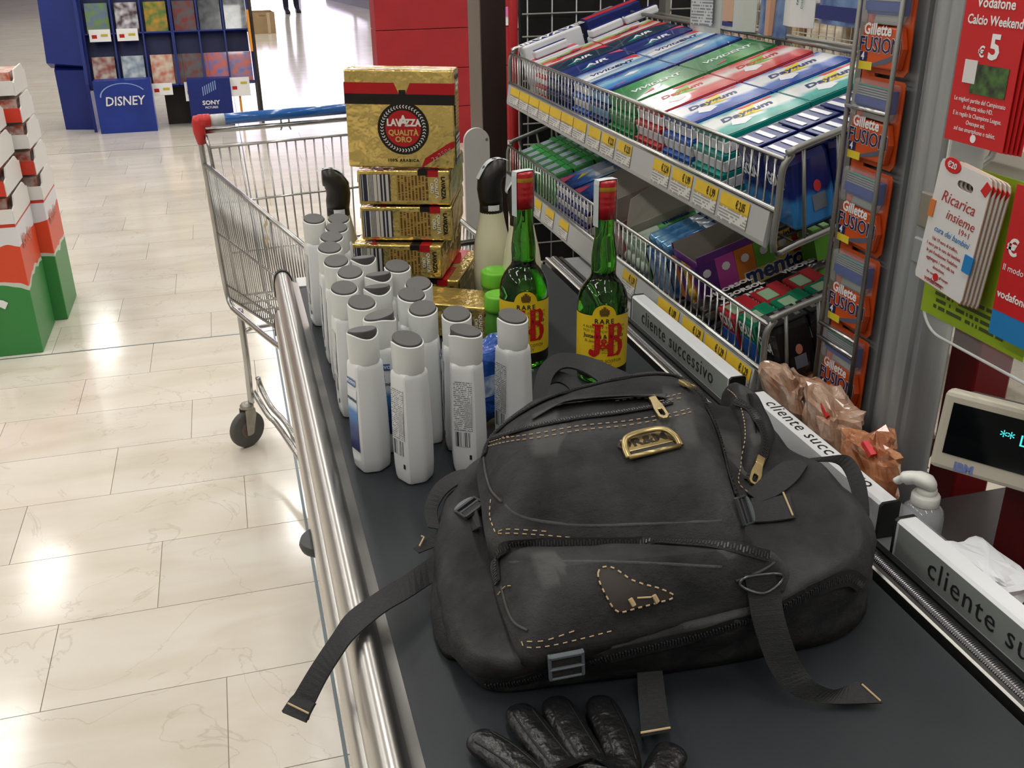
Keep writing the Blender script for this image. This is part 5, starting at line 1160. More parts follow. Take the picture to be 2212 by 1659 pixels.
# ------------------------------------------------------------------ clear panel and leaflets
FXP = .722
ac = empty('clear_panel', (FXP+.012, .75, 1.3)); tag(ac, 'clear acrylic leaflet panel fixed to the silver pole', 'acrylic panel')
y1, y0, zb_, r = .905, .45, 1.102, .035
oc = [(y0, zb_)] + [(y1-r+r*math.sin(a), zb_+r-r*math.cos(a)) for a in [math.pi/2*i/8 for i in range(9)]] + [(y1, 1.7), (y0, 1.7)]
b = MB(); b.loft([[(-.0015, y-.75, z-1.3) for y, z in oc], [(.0015, y-.75, z-1.3) for y, z in oc]]); b.build('acrylic_sheet', M('acrylic', (235, 240, 240), .05, alpha=.1), ac)
b = MB(); pth = [Vector((0, y-.75, z-1.3)) for y, z in oc[:-1]]; b.tube(pth, .0016, 6); b.build('bright_edge', M('acrylic_edge', (226, 230, 228), .2), ac, smooth=True)
RF = M('leaflet_red', (206, 34, 38), .4); LIME = M('leaflet_lime', (150, 178, 40), .45); LBL = M('leaflet_blue', (40, 130, 196), .4); PAPW = M('leaflet_white', (226, 224, 222), .5, var=.03); ORE = M('leaflet_orange_edge', (200, 140, 80), .5); TRI = M('leaflet_red_ink', (176, 60, 60), .5)
RFL = basis((0, -1, 0), (0, 0, 1))        # local x right, y up, z towards the belt
def leaflet(name, c, w, h, mat, label, n=1, group=None, tilt=0, edge=None):
    t = empty(name); t.matrix_world = Matrix.Translation(c) @ (RFL @ Matrix.Rotation(tilt, 3, 'Z')).to_4x4(); tag(t, label, 'leaflet', group)
    MB().box((0, 0, 0), (w, h, .0008)).build('sheet', mat, t)
    return t
# red leaflets, a fanned stack
for k in range(5):
    t = leaflet('red_leaflet', (FXP-.010+k*.0028, .845-k*.004, 1.415), .086, .190, RF, 'red phone offer leaflet in front with large price five' if k == 0 else 'red phone offer leaflet tucked in the fan behind the front one', group='red leaflets', tilt=-.01*k)
    if k == 0:
        text('Vodafone', .0135, WINK, t, (0, .038, .0008), None, bold=.02, extrude=.0001); text('Calcio Weekend', .0125, WINK, t, (.002, .022, .0008), None, bold=.02, extrude=.0001, squash=.9)
        text('5', .032, WINK, t, (.008, -.002, .0008), None, bold=.03, extrude=.0001); text('\u20ac', .014, WINK, t, (-.009, -.007, .0008), None, bold=.02, extrude=.0001)
        MB().box((.008, -.032, .0008), (.05, .028, .0006)).build('screen_picture', M('picture_dark', (40, 44, 40), .3, col2=(80, 120, 60), vs=90), t); MB().box((-.02, -.026, .0012), (.018, .022, .0006)).build('cube_picture', PAPW, t)
        for i, s in enumerate(('Le migliori partite del Campionato', 'in diretta video HD.', 'E in regalo la Champions League.', 'Ovunque sei,', 'sul tuo smartphone o tablet.')): text(s, .0062, WINK, t, (0, -.053-i*.0072, .0008), None, extrude=.0001, squash=.85)
MB()
t0_ = [o for o in COL.objects if o.name == 'red_leaflet'][0]
MB().lathe([(.0005, 0), (.004, 0), (.004, .0003), (.0005, .0003)], 14).build('logo_drop', WINK, t0_).location = (0, -.0885, .0006)
# white recharge cards
for k in range(5):
    w, h = .078, .132
    t = empty('recharge_card'); t.matrix_world = Matrix.Translation((FXP-.022+k*.0035, .838-k*.0022, 1.236-k*.001)) @ (RFL @ Matrix.Rotation(-.10-.004*k, 3, 'Z')).to_4x4()
    tag(t, 'white recharge card in front with handwritten style red title' if k == 0 else 'white recharge card hanging behind the front one', 'leaflet', 'white recharge cards')
    r_ = .007; pts = []
    for (cx_, cy_, a0) in ((w/2-r_, h/2-r_, 0), (-w/2+r_, h/2-r_, 90), (-w/2+.001, -h/2+.001, 180), (w/2-.001, -h/2+.001, 270)):
        rr_ = r_ if a0 < 180 else .001
        for i in range(5): a = math.radians(a0+i*22.5); pts.append((cx_+rr_*math.cos(a), cy_+rr_*math.sin(a)))
    op = [(p.x, p.y) for p in resample([(x, y, 0) for x, y in pts], 72, True)]; hx_, hy_ = .004, h*.36; hl_ = []   # outline and the cut hanging slot
    for x, y in op:
        a = math.atan2(y-hy_, x-hx_); q = (abs(math.cos(a)/.012)**3+abs(math.sin(a)/.0045)**3)**(-1/3); hl_.append((hx_+q*math.cos(a), hy_+q*math.sin(a)))
    def holed(z0, z1, k0, dy, name, mat):
        O_ = [(x*k0, y*k0+dy) for x, y in op]; b = MB(); b.loft([[(x, y, z0) for x, y in hl_], [(x, y, z0) for x, y in O_], [(x, y, z1) for x, y in O_], [(x, y, z1) for x, y in hl_], [(x, y, z0) for x, y in hl_]], cap0=False, cap1=False); b.build(name, mat, t)
    holed(0, .001, 1, 0, 'card_sheet', PAPW); holed(-.0006, -.0001, 1.01, -.0006, 'orange_back', ORE)
    if k == 0:
        b = MB(); b.loft([[(-.02+.013*math.cos(a)-0, h*.47+.008*math.sin(a), .0013) for a in [math.pi*2*i/14 for i in range(14)]], [(-.02+.012*math.cos(a), h*.47+.0075*math.sin(a), .0018) for a in [math.pi*2*i/14 for i in range(14)]]]); pb = b.build('price_badge', RF, t); text('\u20ac20', .0085, WINK, pb, (-.02, h*.47, .0022), None, bold=.02, extrude=.0001)
        text('Ricarica', .0165, TRI, t, (0, h*.22, .0013), None, extrude=.0001, shear=.2); text('insieme', .0145, TRI, t, (.009, h*.1, .0013), None, extrude=.0001, shear=.2); text('19+1', .0088, TRI, t, (.019, h*.02, .0013), None, extrude=.0001)
        text('cura dei bambini', .0092, LBL, t, (.002, -h*.05, .0013), None, extrude=.0001, shear=.35, squash=.9)
        for i, s in enumerate(('Hai 19 euro di traffico,', '1 euro per la cura dei bambini.', 'In pi\u00f9 Fondazione Vodafone', 'aggiunger\u00e0 1 euro alla tua', 'donazione.', 'Per conoscere gli impegni', 'che puoi sostenere:')): text(s, .0053 if i < 5 else .004, TRI, t, (-.004, -h*.13-i*.0072, .0013), None, extrude=.0001, squash=.85)
        MB().lathe([(.0005, 0), (.0042, 0), (.0042, .0004), (.0005, .0004)], 14).build('logo_drop', RF, t).location = (-.006, -h*.415, .0012)
        text('vodafone', .008, TRI, t, (-.008, -h*.462, .0013), None, bold=.01, extrude=.0001)
        MB().box((-w*.46, h*.09, .0016), (.008, .018, .0012)).build('orange_cube', M('cube_orange', (214, 120, 60), .4), t); MB().box((w*.45, -h*.18, .0016), (.013, .018, .0012)).build('blue_cube', LBL, t)
    MB().box((w*.43, h*.41, .0014), (.009, .012, .0008), Matrix.Rotation(-.5, 3, 'Z')).build('red_corner', RF, t)
# lime sheets behind and a second red leaflet with blue foot
t = leaflet('lime_leaflet', (FXP+.006, .82, 1.21), .16, .17, LIME, 'wide lime green leaflet behind the white recharge cards')
MB().quad((-.06, -.075, .0008), (.05, -.075, .0008), (.05, -.045, .0008), (-.06, -.045, .0008)).build('small_print', print_mat('lime_print', (150, 178, 40), (70, 84, 40), 4, cols=40), t)
t = leaflet('red_leaflet', (FXP-.012, .742, 1.235), .062, .125, RF, 'second red leaflet with euro sign above a blue strip')
text('\u20ac', .022, WINK, t, (-.02, .002, .0008), None, bold=.03, extrude=.0001); text('Il modo', .009, WINK, t, (-.014, -.018, .0008), None, extrude=.0001); text('vodafone', .011, WINK, t, (-.008, -.045, .0008), None, bold=.02, extrude=.0001)
MB().box((.0, -.075, -.0002), (.062, .026, .0008)).build('blue_strip', LBL, t)
# ------------------------------------------------------------------ customer display
az = math.radians(35); dx_ = Vector((math.sin(az), -math.cos(az), 0)); dn = Vector((-math.cos(az), -math.sin(az), 0)); Rd = basis(dx_, Vector((0, 0, 1))+dn*-.18)
idd = empty('customer_display'); TL = PY(2043, 842, .80); Wd_, Hd_ = .215, .086
c = TL + Rd @ Vector((Wd_/2, -Hd_/2, 0)); idd.matrix_world = Matrix.Translation(c) @ Rd.to_4x4(); tag(idd, 'cream till display with dark screen and blue-green characters', 'till display')
BEZ = M('display_bezel', (190, 184, 168), .45)
b = MB(); b.box((0, 0, -.012), (Wd_, Hd_, .024)); b.build('bezel', BEZ, idd, bevel=.005)
MB().box((0, .004, .0006), (Wd_-.022, Hd_-.03, .001)).build('screen', M('vfd_screen', (8, 12, 14), .08, spec=.3), idd)
text('** LANE', .017, M('vfd_glow', (70, 220, 220), .4, emit=.9), idd, (-.046, .01, .0014), None, name='screen_characters', align='LEFT', extrude=.0001)
text('IBM', .0125, M('ibm_blue', (110, 126, 180), .5), idd, (-Wd_/2+.035, -Hd_/2+.0075, .0004), None, bold=.05, extrude=.0001)
b = MB(); b.box((.0, -.0, -.04), (Wd_*.9, Hd_*.85, .04)); b.build('rear_case', M('display_rear', (70, 66, 64), .6), idd, bevel=.006)
# stand: maroon block and grey column on the cashier top
MAR = M('stand_maroon', (88, 18, 22), .45); ds = empty('display_stand', (.83, .735, B-.035)); tag(ds, 'dark maroon block stand under the till display', 'display stand')
b = MB(); pl2 = [(-.055, 0), (.05, 0), (.05, .12), (.015, .155), (-.055, .16)]; b.loft([[(x, -.04, z) for x, z in pl2], [(x, .04, z) for x, z in pl2]]); b.build('stand_block', MAR, ds, bevel=.003)
MB().tube([(-.0, .0, .15), (c.x-.83+.03, c.y-.735+.03, c.z-B+.02)], .012, 10).build('neck', DARKPLASTIC, ds)
gc_ = empty('grey_column', (.80, .60, B-.035)); tag(gc_, 'thick grey tube column next to the maroon block', 'column'); MB().lathe([(.034, 0), (.032, .004), (.032, .2), (.03, .22), (.001, .225)], 24).build('tube', M('column_grey', (104, 98, 94), .5), gc_, smooth=True)
# ------------------------------------------------------------------ hand gel pump, tissue, red cushion
pm = empty('pump_bottle', (.686, .790, B-.0005)); pm.scale = (.85, .85, .76); tag(pm, 'clear hand gel bottle with white pump behind the grey divider', 'bottle')
PMW = M('pump_white', (226, 226, 220), .35)
MB().lathe([(.022, 0), (.026, .003), (.027, .03), (.025, .045), (.016, .056), (.013, .058)], 24).build('clear_body', M('clear_gel', (205, 210, 214), .06, alpha=.4, coat=.6), pm, smooth=True)
MB().lathe([(.0175, .055), (.018, .056), (.018, .068), (.0165, .071), (.012, .073)], 24).build('collar', PMW, pm, smooth=True); MB().lathe([(.012, .07), (.0135, .074), (.0125, .080), (.006, .083)], 20).build('pump_ring', PMW, pm, smooth=True)
b = MB(); b.tube(crom([(.0, .0, .079), (.0, .0, .086), (-.003, -.003, .092), (-.012, .010, .093), (-.022, .022, .086), (-.026, .028, .078)], 4), [.008]*4+[.013]*4+[.016]*4+[.014]*4+[.008]*4+[.004], 14, flat=(1, .7)); b.build('nozzle', PMW, pm, smooth=True)
ti = empty('paper_tissue', (.69, .69, B+.019)); crumple('tissue_sheet', M('tissue_white', (226, 228, 232), .8), ti, (.028, .045, .014), 3, .008, 12, 40); tag(ti, 'crumpled white tissue lying behind the grey divider', 'tissue')
rdc = empty('red_pouch', (.735, .53, B+.022)); crumple('pouch_body', M('red_fabric', (190, 40, 46), .6, bump=.2, bs=200), rdc, (.04, .06, .045), 8, .006, 12, 20, True); tag(rdc, 'soft red pouch at the counter edge by the divider', 'pouch')
# ------------------------------------------------------------------ snack bags on a low side tray
ty = empty('side_tray', (.805, 1.13, 0)); tag(ty, 'low black wire tray holding snack bags beside the counter', 'tray'); BWm = M('black_wire'); b = MB()
for i in range(11): b.tube([(-.09, -.12+i*.024, .80), (.10, -.12+i*.024, .80)], .003, 6)
b.tube([(-.09, -.12, .80), (-.09, .12, .80)], .004, 6); b.tube([(.10, -.12, .80), (.10, .12, .80)], .004, 6); b.tube([(.10, -.12, .86), (.10, .12, .86)], .004, 6)
for i in range(11): b.tube([(.10, -.12+i*.024, .80), (.10, -.12+i*.024, .86)], .003, 6)
b.build('tray_wires', BWm, ty, smooth=True)
for (x, y) in ((-.08, -.115), (-.08, .115), (.09, -.115), (.09, .115)): MB().tube([(x, y, 0), (x, y, .80)], .008, 8).build('tray_leg', BWm, ty)
SNK = M('snack_film', (158, 112, 84), .2, col2=(206, 180, 158), vs=22, coat=.8, bump=.6, bs=60, bdist=.005, trans=.1); SNK2 = M('snack_film_dark', (150, 84, 50), .2, col2=(196, 140, 100), vs=34, coat=.8, bump=.6, bs=60, bdist=.005)
for k, (x, y, z, dm, rz_, m) in enumerate(((.689, 1.082, B+.037, (.020, .046, .037), .02, SNK), (.690, .985, B+.040, (.021, .044, .040), -.03, SNK), (.80, 1.13, .868, (.035, .06, .058), .3, SNK2), (.690, .895, B+.036, (.020, .038, .035), .05, SNK2), (.86, 1.05, .848, (.03, .035, .04), .4, SNK))):
    t = empty('snack_bag', (x, y, z), rz_); crumple('film_bag', m, t, dm, k*3.7, .012, 14, 30)
    MB().box((-dm[0]*.75, -.01, dm[2]*.75), (.008, .02, .006), Matrix.Rotation(.5, 3, 'X')).build('red_clip', M('clip_red', (206, 36, 40), .4), t)
    tag(t, ['crinkled brown snack bag under the brass price block', 'crinkled brown snack bag between razor rack and white divider', 'dark brown snack bag at the back of the wire tray', 'dark brown snack bag beside the hand gel pump', 'brown snack bag lying in the wire tray corner'][k], 'snack bag', 'snack bags')
# ------------------------------------------------------------------ hanging packs over the upper basket
hx = .955
def hang(px0, px1, ybot, mat, label, front=None):
    a = PX(px0, ybot, hx); c_ = PX(px1, ybot, hx); w = abs(a.y-c_.y); h = .15; t = empty('hanging_pack'); t.matrix_world = Matrix.Translation((hx, (a.y+c_.y)/2, (a.z+c_.z)/2+h/2)) @ (RFL @ Matrix.Rotation(random.uniform(-.06, .06), 3, 'Z')).to_4x4()
    b = MB(); n = 8; pts = [(-w/2+w*i/n, .010*math.sin(math.pi*i/n)) for i in range(n+1)]
    b.loft([[(x, y, 0) for x, _ in pts] + [(x, y, z+.002) for x, z in reversed(pts)] for y in (-h/2, h/2)]); b.build('pouch', mat, t, bevel=.003)
    MB().box((0, h/2+.012, .001), (w*.4, .026, .002)).build('header_card', mat, t); MB().tube([(0, h/2+.02, .004), (0, h/2+.03, -.01), (0, h/2+.034, -.055)], .0022, 6).build('peg_hook', GWIRE, t)
    tag(t, label, 'hanging pack', 'packs hanging over the upper basket'); return t, w, h
POL = M('pouch_pale', (206, 208, 200), .25, trans=.1, coat=.4); POB = M('pouch_blue', (60, 90, 150), .25, col2=(120, 150, 190), vs=25, coat=.4)
SK = M('hand_picture', (206, 164, 136), .5)
t, w, h = hang(1490, 1556, 70, POL, 'pale pack hanging with its printed back turned out'); MB().quad((-w*.3, -h*.4, .013), (w*.4, -h*.4, .013), (w*.4, h*.3, .013), (-w*.3, h*.3, .013)).build('small_print', print_mat('pack_back_print', (206, 208, 204), (130, 134, 140), 18, cols=20), t)
t, w, h = hang(1556, 1632, 66, POL, 'pale pack hanging with a small picture of hands'); MB().box((-w*.15, -h*.2, .012), (w*.3, h*.4, .001)).build('hands_picture', SK, t); MB().box((-w*.15, -h*.42, .012), (w*.3, h*.06, .001)).build('blue_foot', NV, t)
t, w, h = hang(1640, 1700, 78, POB, 'blue pack hanging with a raised hand printed on it'); b = MB()
for i in range(4): b.tube([(w*.1+i*.006-.009, -h*.05, .013), (w*.1+i*.0075-.012, h*.16, .0135)], .0028, 6)
b.tube([(w*.1, -h*.48, .012), (w*.1, -h*.05, .012)], [.009, .011], 8); b.build('hand_print', SK, t)
t, w, h = hang(1690, 1758, 58, M('pouch_white', (222, 226, 224), .3), 'white disinfectant tissue pack with teal lettering'); TEI = M('teal_ink', (30, 120, 100), .5)
R90 = Matrix.Rotation(math.pi/2, 3, 'Z')
MB().box((-w*.08, -h*.1, .012), (.012, .03, .0008)).build('teal_block', TEI, t); text('MANI', .0105, WINK, t, (-w*.08, -h*.1, .0127), R90, bold=.03, extrude=.0001); text('FAZZOLETTI', .0085, TEI, t, (w*.12, -h*.1, .0122), R90, extrude=.0001); text('DISINFETTANTI', .0085, TEI, t, (w*.26, -h*.1, .0122), R90, extrude=.0001)
t, w, h = hang(1768, 1868, 55, POB, 'dark blue and clear pack hanging next to the razor rack'); MB().box((0, -h*.38, .011), (w*.9, h*.14, .002)).build('navy_band', NV, t)
# ------------------------------------------------------------------ neighbouring shelf seen through the rack
ns = empty('beige_goods_shelf', (2.35, 3.3, 0)); tag(ns, 'wire-fronted shelf of beige goods behind the candy rack', 'shelving')
for z in (.35, .75, 1.05, 1.35): MB().box((0, 0, z), (.9, 1.8, .02)).build('shelf_board', M('shelf_pale', (206, 200, 186), .5), ns)
for x in (-.45, .45):
    for y in (-.9, .9): MB().box((x, y, .8), (.03, .03, 1.6)).build('shelf_post', GWIRE, ns)
b = MB()
for i in range(40): b.tube([(-.46, -.9+i*.046, .95), (-.46, -.9+i*.046, 1.5)], .002, 5)
for i in range(12): b.tube([(-.46, -.9, .95+i*.05), (-.46, .9, .95+i*.05)], .002, 5)
for i in range(20): b.tube([(-.45+i*.046, -.91, .95), (-.45+i*.046, -.91, 1.5)], .002, 5)
for i in range(12): b.tube([(-.45, -.91, .95+i*.05), (.45, -.91, .95+i*.05)], .002, 5)
b.build('wire_front', M('pale_wire'), ns, smooth=True)
BG = [M('beige_goods_%d' % i, c_, .5, col2=d_, vs=20) for i, (c_, d_) in enumerate((((226, 206, 160), (200, 160, 110)), ((232, 222, 196), (190, 90, 60)), ((206, 180, 140), (236, 226, 206))))]
k = 0
for z in (1.06,):
    for x in (-.3, -.1, .1, .3):
        for y in (-.75, -.45, -.15, .15, .45, .75):
            o = MB().box((0, 0, .085), (.16, .24, .17)).build('goods_packet', BG[k % 3], None, bevel=.02); o.location = (2.35+x, 3.3+y, z); o.rotation_euler = (0, 0, random.uniform(-.1, .1)); k += 1
            tag(o, 'beige goods packet standing on the wire-fronted shelf', 'packet', 'beige packets on the far shelf')
# ------------------------------------------------------------------ backpack lying on the belt
from mathutils.bvhtree import BVHTree
CANV = M('black_canvas', (50, 50, 52), .85, var=0, bump=.7, bs=700, bdist=.001, spec=.2); nt = CANV.node_tree; N_ = nt.nodes; L_ = nt.links
tcn = N_.new('ShaderNodeTexCoord'); na = N_.new('ShaderNodeTexNoise'); na.inputs['Scale'].default_value = 9; na.inputs['Detail'].default_value = 7; na.inputs['Roughness'].default_value = .65; L_.new(tcn.outputs['Object'], na.inputs[0])
crp = N_.new('ShaderNodeValToRGB'); crp.color_ramp.elements[0].position = .38; crp.color_ramp.elements[0].color = lin((36, 36, 38)); crp.color_ramp.elements[1].position = .75; crp.color_ramp.elements[1].color = lin((66, 66, 67)); L_.new(na.outputs[0], crp.inputs[0]); 
geo_ = N_.new('ShaderNodeNewGeometry'); pr_ = N_.new('ShaderNodeMapRange'); pr_.inputs[1].default_value = .505; pr_.inputs[2].default_value = .57; pr_.inputs[4].default_value = .4; L_.new(geo_.outputs['Pointiness'], pr_.inputs[0])
mxw = N_.new('ShaderNodeMix'); mxw.data_type = 'RGBA'; mxw.inputs[7].default_value = lin((104, 104, 102)); L_.new(pr_.outputs[0], mxw.inputs[0]); L_.new(crp.outputs[0], mxw.inputs[6]); L_.new(mxw.outputs[2], N_['Principled BSDF'].inputs['Base Color'])
nb2 = N_.new('ShaderNodeTexNoise'); nb2.inputs['Scale'].default_value = 34; nb2.inputs['Detail'].default_value = 4; L_.new(tcn.outputs['Object'], nb2.inputs[0]); bp2 = N_.new('ShaderNodeBump'); bp2.inputs['Strength'].default_value = .5; bp2.inputs['Distance'].default_value = .012; L_.new(nb2.outputs[0], bp2.inputs['Height'])
b1_ = [n for n in N_ if n.type == 'BUMP' and n is not bp2][0]; L_.new(bp2.outputs[0], b1_.inputs['Normal'])
WEB = M('black_webbing', (44, 45, 46), .75, bump=.8, bs=500, bdist=.001, stretch=(1, 1, 3), var=.25, vs=300); TAN = M('tan_thread', (196, 170, 132), .7); ZIPM = M('zip_teeth_black', (58, 59, 62), .3, .3); ZTAPE = M('zip_tape', (26, 26, 28), .8); BRASS = M('antique_brass', (186, 166, 116), .3, .9, var=.35, vs=60); LEATH = M('dark_leather_patch', (52, 46, 42), .6, var=.15, vs=60); BUCK = M('buckle_plastic', (50, 53, 58), .35); WORN = M('worn_piping', (78, 77, 75), .85, var=.4, vs=60)
bpk = empty('backpack', (.37, .86, B)); tag(bpk, 'worn black canvas backpack with brass plate lying on the conveyor belt', 'backpack')
BO = Vector(bpk.location)
def bk_build(b, name, mat, par=bpk, **kw): b.v = [tuple(Vector(v)-BO) for v in b.v]; return b.build(name, mat, par, **kw)
W3 = lambda x, y, z: Vector((x, y, z))
base = [PZ(1052, 1490, .904), PZ(1250, 1476, .904), PZ(1450, 1452, .904), PZ(1650, 1418, .904), PZ(1830, 1370, .904), PZ(1868, 1275, .904), W3(.578, .84, .904), W3(.572, .95, .904), W3(.52, 1.05, .904), W3(.41, 1.08, .904), W3(.30, 1.05, .904), W3(.225, .975, .904), W3(.178, .90, .904), W3(.155, .82, .904), W3(.150, .74, .904)]
mid = [PZ(1022, 1455, .923), PZ(1250, 1452, .926), PZ(1450, 1415, .935), PZ(1650, 1360, .945), PZ(1862, 1275, .952), PZ(1882, 1200, .958), PZ(1868, 1115, .965), W3(.575, .95, .955), W3(.52, 1.055, .95), W3(.41, 1.085, .95), W3(.295, 1.055, .945), W3(.215, .985, .94), PZ(945, 1120, .94), PZ(938, 1240, .932), PZ(955, 1350, .925)]
top = [PZ(1040, 1405, .955), PZ(1240, 1395, .962), PZ(1440, 1358, .975), PZ(1640, 1295, .99), PZ(1828, 1200, 1.0), PZ(1848, 1115, 1.008), PZ(1775, 1015, 1.02), PZ(1690, 955, 1.02), PZ(1610, 890, 1.015), PZ(1450, 858, 1.015), PZ(1250, 895, 1.01), PZ(1080, 960, 1.0), PZ(995, 1050, .99), PZ(970, 1180, .975), PZ(995, 1290, .965)]
def wr(p, a, f=18, k=0): return a*(noise.noise(p*f+Vector((k, 0, 0)))+.5*noise.noise(p*f*2.6+Vector((0, k, 0))))
NR = 120
def ringr(pts): return resample(crom(pts, 6, True), NR, True)
rb0, rm0, rt0 = ringr(base), ringr(mid), ringr(top)
m0, m1 = Vector((.27, .84, .995)), Vector((.46, .84, 1.008))
def seg_near(p):
    d = m1-m0; t = max(0, min(1, (p-m0).dot(d)/d.dot(d))); return m0+d*t
rings = [[p.lerp(q, .35)+Vector((0, 0, .0)) for p, q in zip(rb0, [Vector((.37, .86, .904))]*NR)], rb0]
rings.append([a.lerp(c, .4)+(c-a)*0 for a, c in zip(rb0, rm0)]); rings.append(rm0)
rings.append([a.lerp(c, .55) + (a-Vector((.37, .86, a.z))).normalized()*.006 for a, c in zip(rm0, rt0)]); rings.append([a.lerp(c, .9)+(a-Vector((.37, .86, a.z))).normalized()*.004 for a, c in zip(rm0, rt0)])
for s in (0, .12, .26, .42, .6, .8, 1):
    rings.append([(p.lerp(seg_near(p), s) + Vector((0, 0, .008*math.sin(min(1, s*1.3)*math.pi/2)))) for p in rt0])
out = []
for i, rg in enumerate(rings):
    out.append([p + (Vector((0, 0, wr(p, .0055, 15))) if i > 1 and i < len(rings)-1 else Vector((0, 0, 0))) + ((p-Vector((.37, .86, p.z))).normalized()*wr(p, .006, 20, 5) if 2 <= i <= 6 else Vector((0, 0, 0))) for p in rg])
b = MB(); b.loft(out, cap0=True, cap1=True); body = bk_build(b, 'main_bag', CANV, smooth=True)
def pocket(name, outline, zup, bulge, m, drop=.028, seed=0, amp=.003, bul2=0):
    """pillow pocket: outline in world coordinates; gusset below, dome above"""
    o = resample(crom(outline, 6, True), 100, True); c = sum(o, Vector())/100
    A, C_ = (Vector(m[0]), Vector(m[1]))
    def near(p): d = C_-A; t = max(0, min(1, (p-A).dot(d)/d.dot(d))); return A+d*t
    R = [[p+Vector((0, 0, -drop)) for p in o], [p+Vector((0, 0, -drop*.3))+(p-c).normalized()*.004 for p in o], [p+Vector((0, 0, .0)) for p in o]]
    for s in (.06, .14, .25, .4, .58, .78, 1):
        R.append([p.lerp(near(p), s)+Vector((0, 0, bulge*(1-(1-s)**3.4))) for p in o])
    R2 = [[p + (Vector((0, 0, wr(p, amp, 20, seed))) if i > 1 and i < len(R)-1 else Vector((0, 0, 0))) for p in rg] for i, rg in enumerate(R)]
    b = MB(); b.loft(R2, cap0=True, cap1=True); ob = bk_build(b, name, CANV, smooth=True); return ob, o
zz = 1.03
up_out = [PZ(1068, 1150, 1.022), PZ(1180, 1158, 1.025), PZ(1330, 1160, 1.028), PZ(1480, 1158, 1.032), PZ(1592, 1148, 1.035), PZ(1600, 1095, 1.04), PZ(1572, 1020, 1.045), PZ(1548, 930, 1.045), PZ(1505, 850, 1.04), PZ(1440, 814, 1.035), PZ(1330, 824, 1.03), PZ(1200, 860, 1.025), PZ(1100, 912, 1.02), PZ(1042, 978, 1.02), PZ(1046, 1065, 1.02)]
A_, C2 = PZ(1200, 1010, 1.035), PZ(1450, 985, 1.045)
upk, upo = pocket('upper_pocket', up_out, 0, .042, (A_, C2), .035, 3, .0035)
lo_out = [PZ(1078, 1190, .995), PZ(1200, 1180, 1.0), PZ(1400, 1182, 1.008), PZ(1560, 1192, 1.015), PZ(1688, 1212, 1.018), PZ(1690, 1235, 1.015), PZ(1640, 1268, 1.006), PZ(1500, 1302, .996), PZ(1350, 1340, .988), PZ(1230, 1368, .982), PZ(1135, 1382, .978), PZ(1098, 1315, .982), PZ(1074, 1240, .988)]
lpk, lpo = pocket('lower_pocket', lo_out, 0, .022, (PZ(1200, 1270, 1.0), PZ(1560, 1235, 1.015)), .03, 7, .0025)
# side compartment on the right with its own long zip
sd_out = [PZ(1560, 850, 1.0), PZ(1605, 862, 1.0), PZ(1650, 900, .998), PZ(1685, 975, .998), PZ(1650, 1045, 1.0), PZ(1600, 1050, 1.0), PZ(1585, 960, 1.0)]
spk, spo = pocket('side_compartment', sd_out, 0, .03, (PZ(1610, 900, 1.0), PZ(1630, 990, 1.0)), .04, 11, .002)
# hanging flap on the left side
lf_out = [PZ(950, 1190, .945), PZ(1010, 1180, .955), PZ(1010, 1300, .945), PZ(985, 1385, .925), PZ(948, 1370, .918), PZ(936, 1290, .925)]
fpk, fpo = pocket('side_flap', lf_out, 0, .012, (PZ(975, 1240, .945), PZ(975, 1330, .93)), .02, 17, .002)
_trees = []
for ob in (body, upk, lpk, spk, fpk):
    me = ob.data; _trees.append(BVHTree.FromPolygons([BO+v.co for v in me.vertices], [tuple(p.vertices) for p in me.polygons]))
def surf(px, py, lift=0, z0=.93):
    d = ray(px, py).normalized(); best = None
    for t in _trees:
        h = t.ray_cast(CAMPOS, d)
        if h[0] is not None and (best is None or h[3] < best[0]): best = (h[3], h[0], h[1])
    if best is None: p = PZ(px, py, z0); return p, Vector((0, 0, 1))
    n = best[2]; n = n if n.dot(d) < 0 else -n
    return best[1]+n*lift, n
def hits(px, py):
    d = ray(px, py).normalized(); return any(t.ray_cast(CAMPOS, d)[0] is not None for t in _trees)
def spath(pts, lift=.001, n=6):
    P = crom([(x, y, 0) for x, y in pts], n); o = [surf(p.x, p.y, lift) for p in P if hits(p.x, p.y)]
    k_ = [o[0]]
    for q in o[1:]:
        if (q[0]-k_[-1][0]).length < .05: k_.append(q)
    o = k_ if len(k_) > 2 else o
    pos = [q[0] for q in o]; nor = [q[1] for q in o]
    for _ in range(2): pos = [pos[0]]+[(pos[i-1]+pos[i]*2+pos[i+1])/4 for i in range(1, len(pos)-1)]+[pos[-1]]
    nor = [(nor[max(0, i-1)]+nor[i]+nor[min(len(nor)-1, i+1)]).normalized() for i in range(len(nor))]
    return pos, nor
def stitch(pts, par, name='stitching', dash=.0045, gap=.0028, r=.00055, lift=.0012):
    pos, _ = spath(pts, lift, 8); L = sum((a-c).length for a, c in zip(pos, pos[1:])); n = max(2, int(L/(dash+gap))); q = resample(pos, n*2)
    b = MB()
    for i in range(0, 2*n-1, 2): b.tube([q[i], q[i+1]], r, 5)
    return bk_build(b, name, TAN, par)
def ribbon(L, R, th=.0016, nor=None):
    """webbing from two edge polylines"""
    b = MB(); rg = []
    for i in range(len(L)):
        t = (L[min(i+1, len(L)-1)]-L[max(i-1, 0)]); s = R[i]-L[i]; n = s.cross(t)
        n = n.normalized() if n.length > 1e-9 else Vector((0, 0, 1))
        if n.z < 0: n = -n
        rg.append([L[i], R[i], R[i]+n*th, L[i]+n*th])
    b.loft(rg); return b
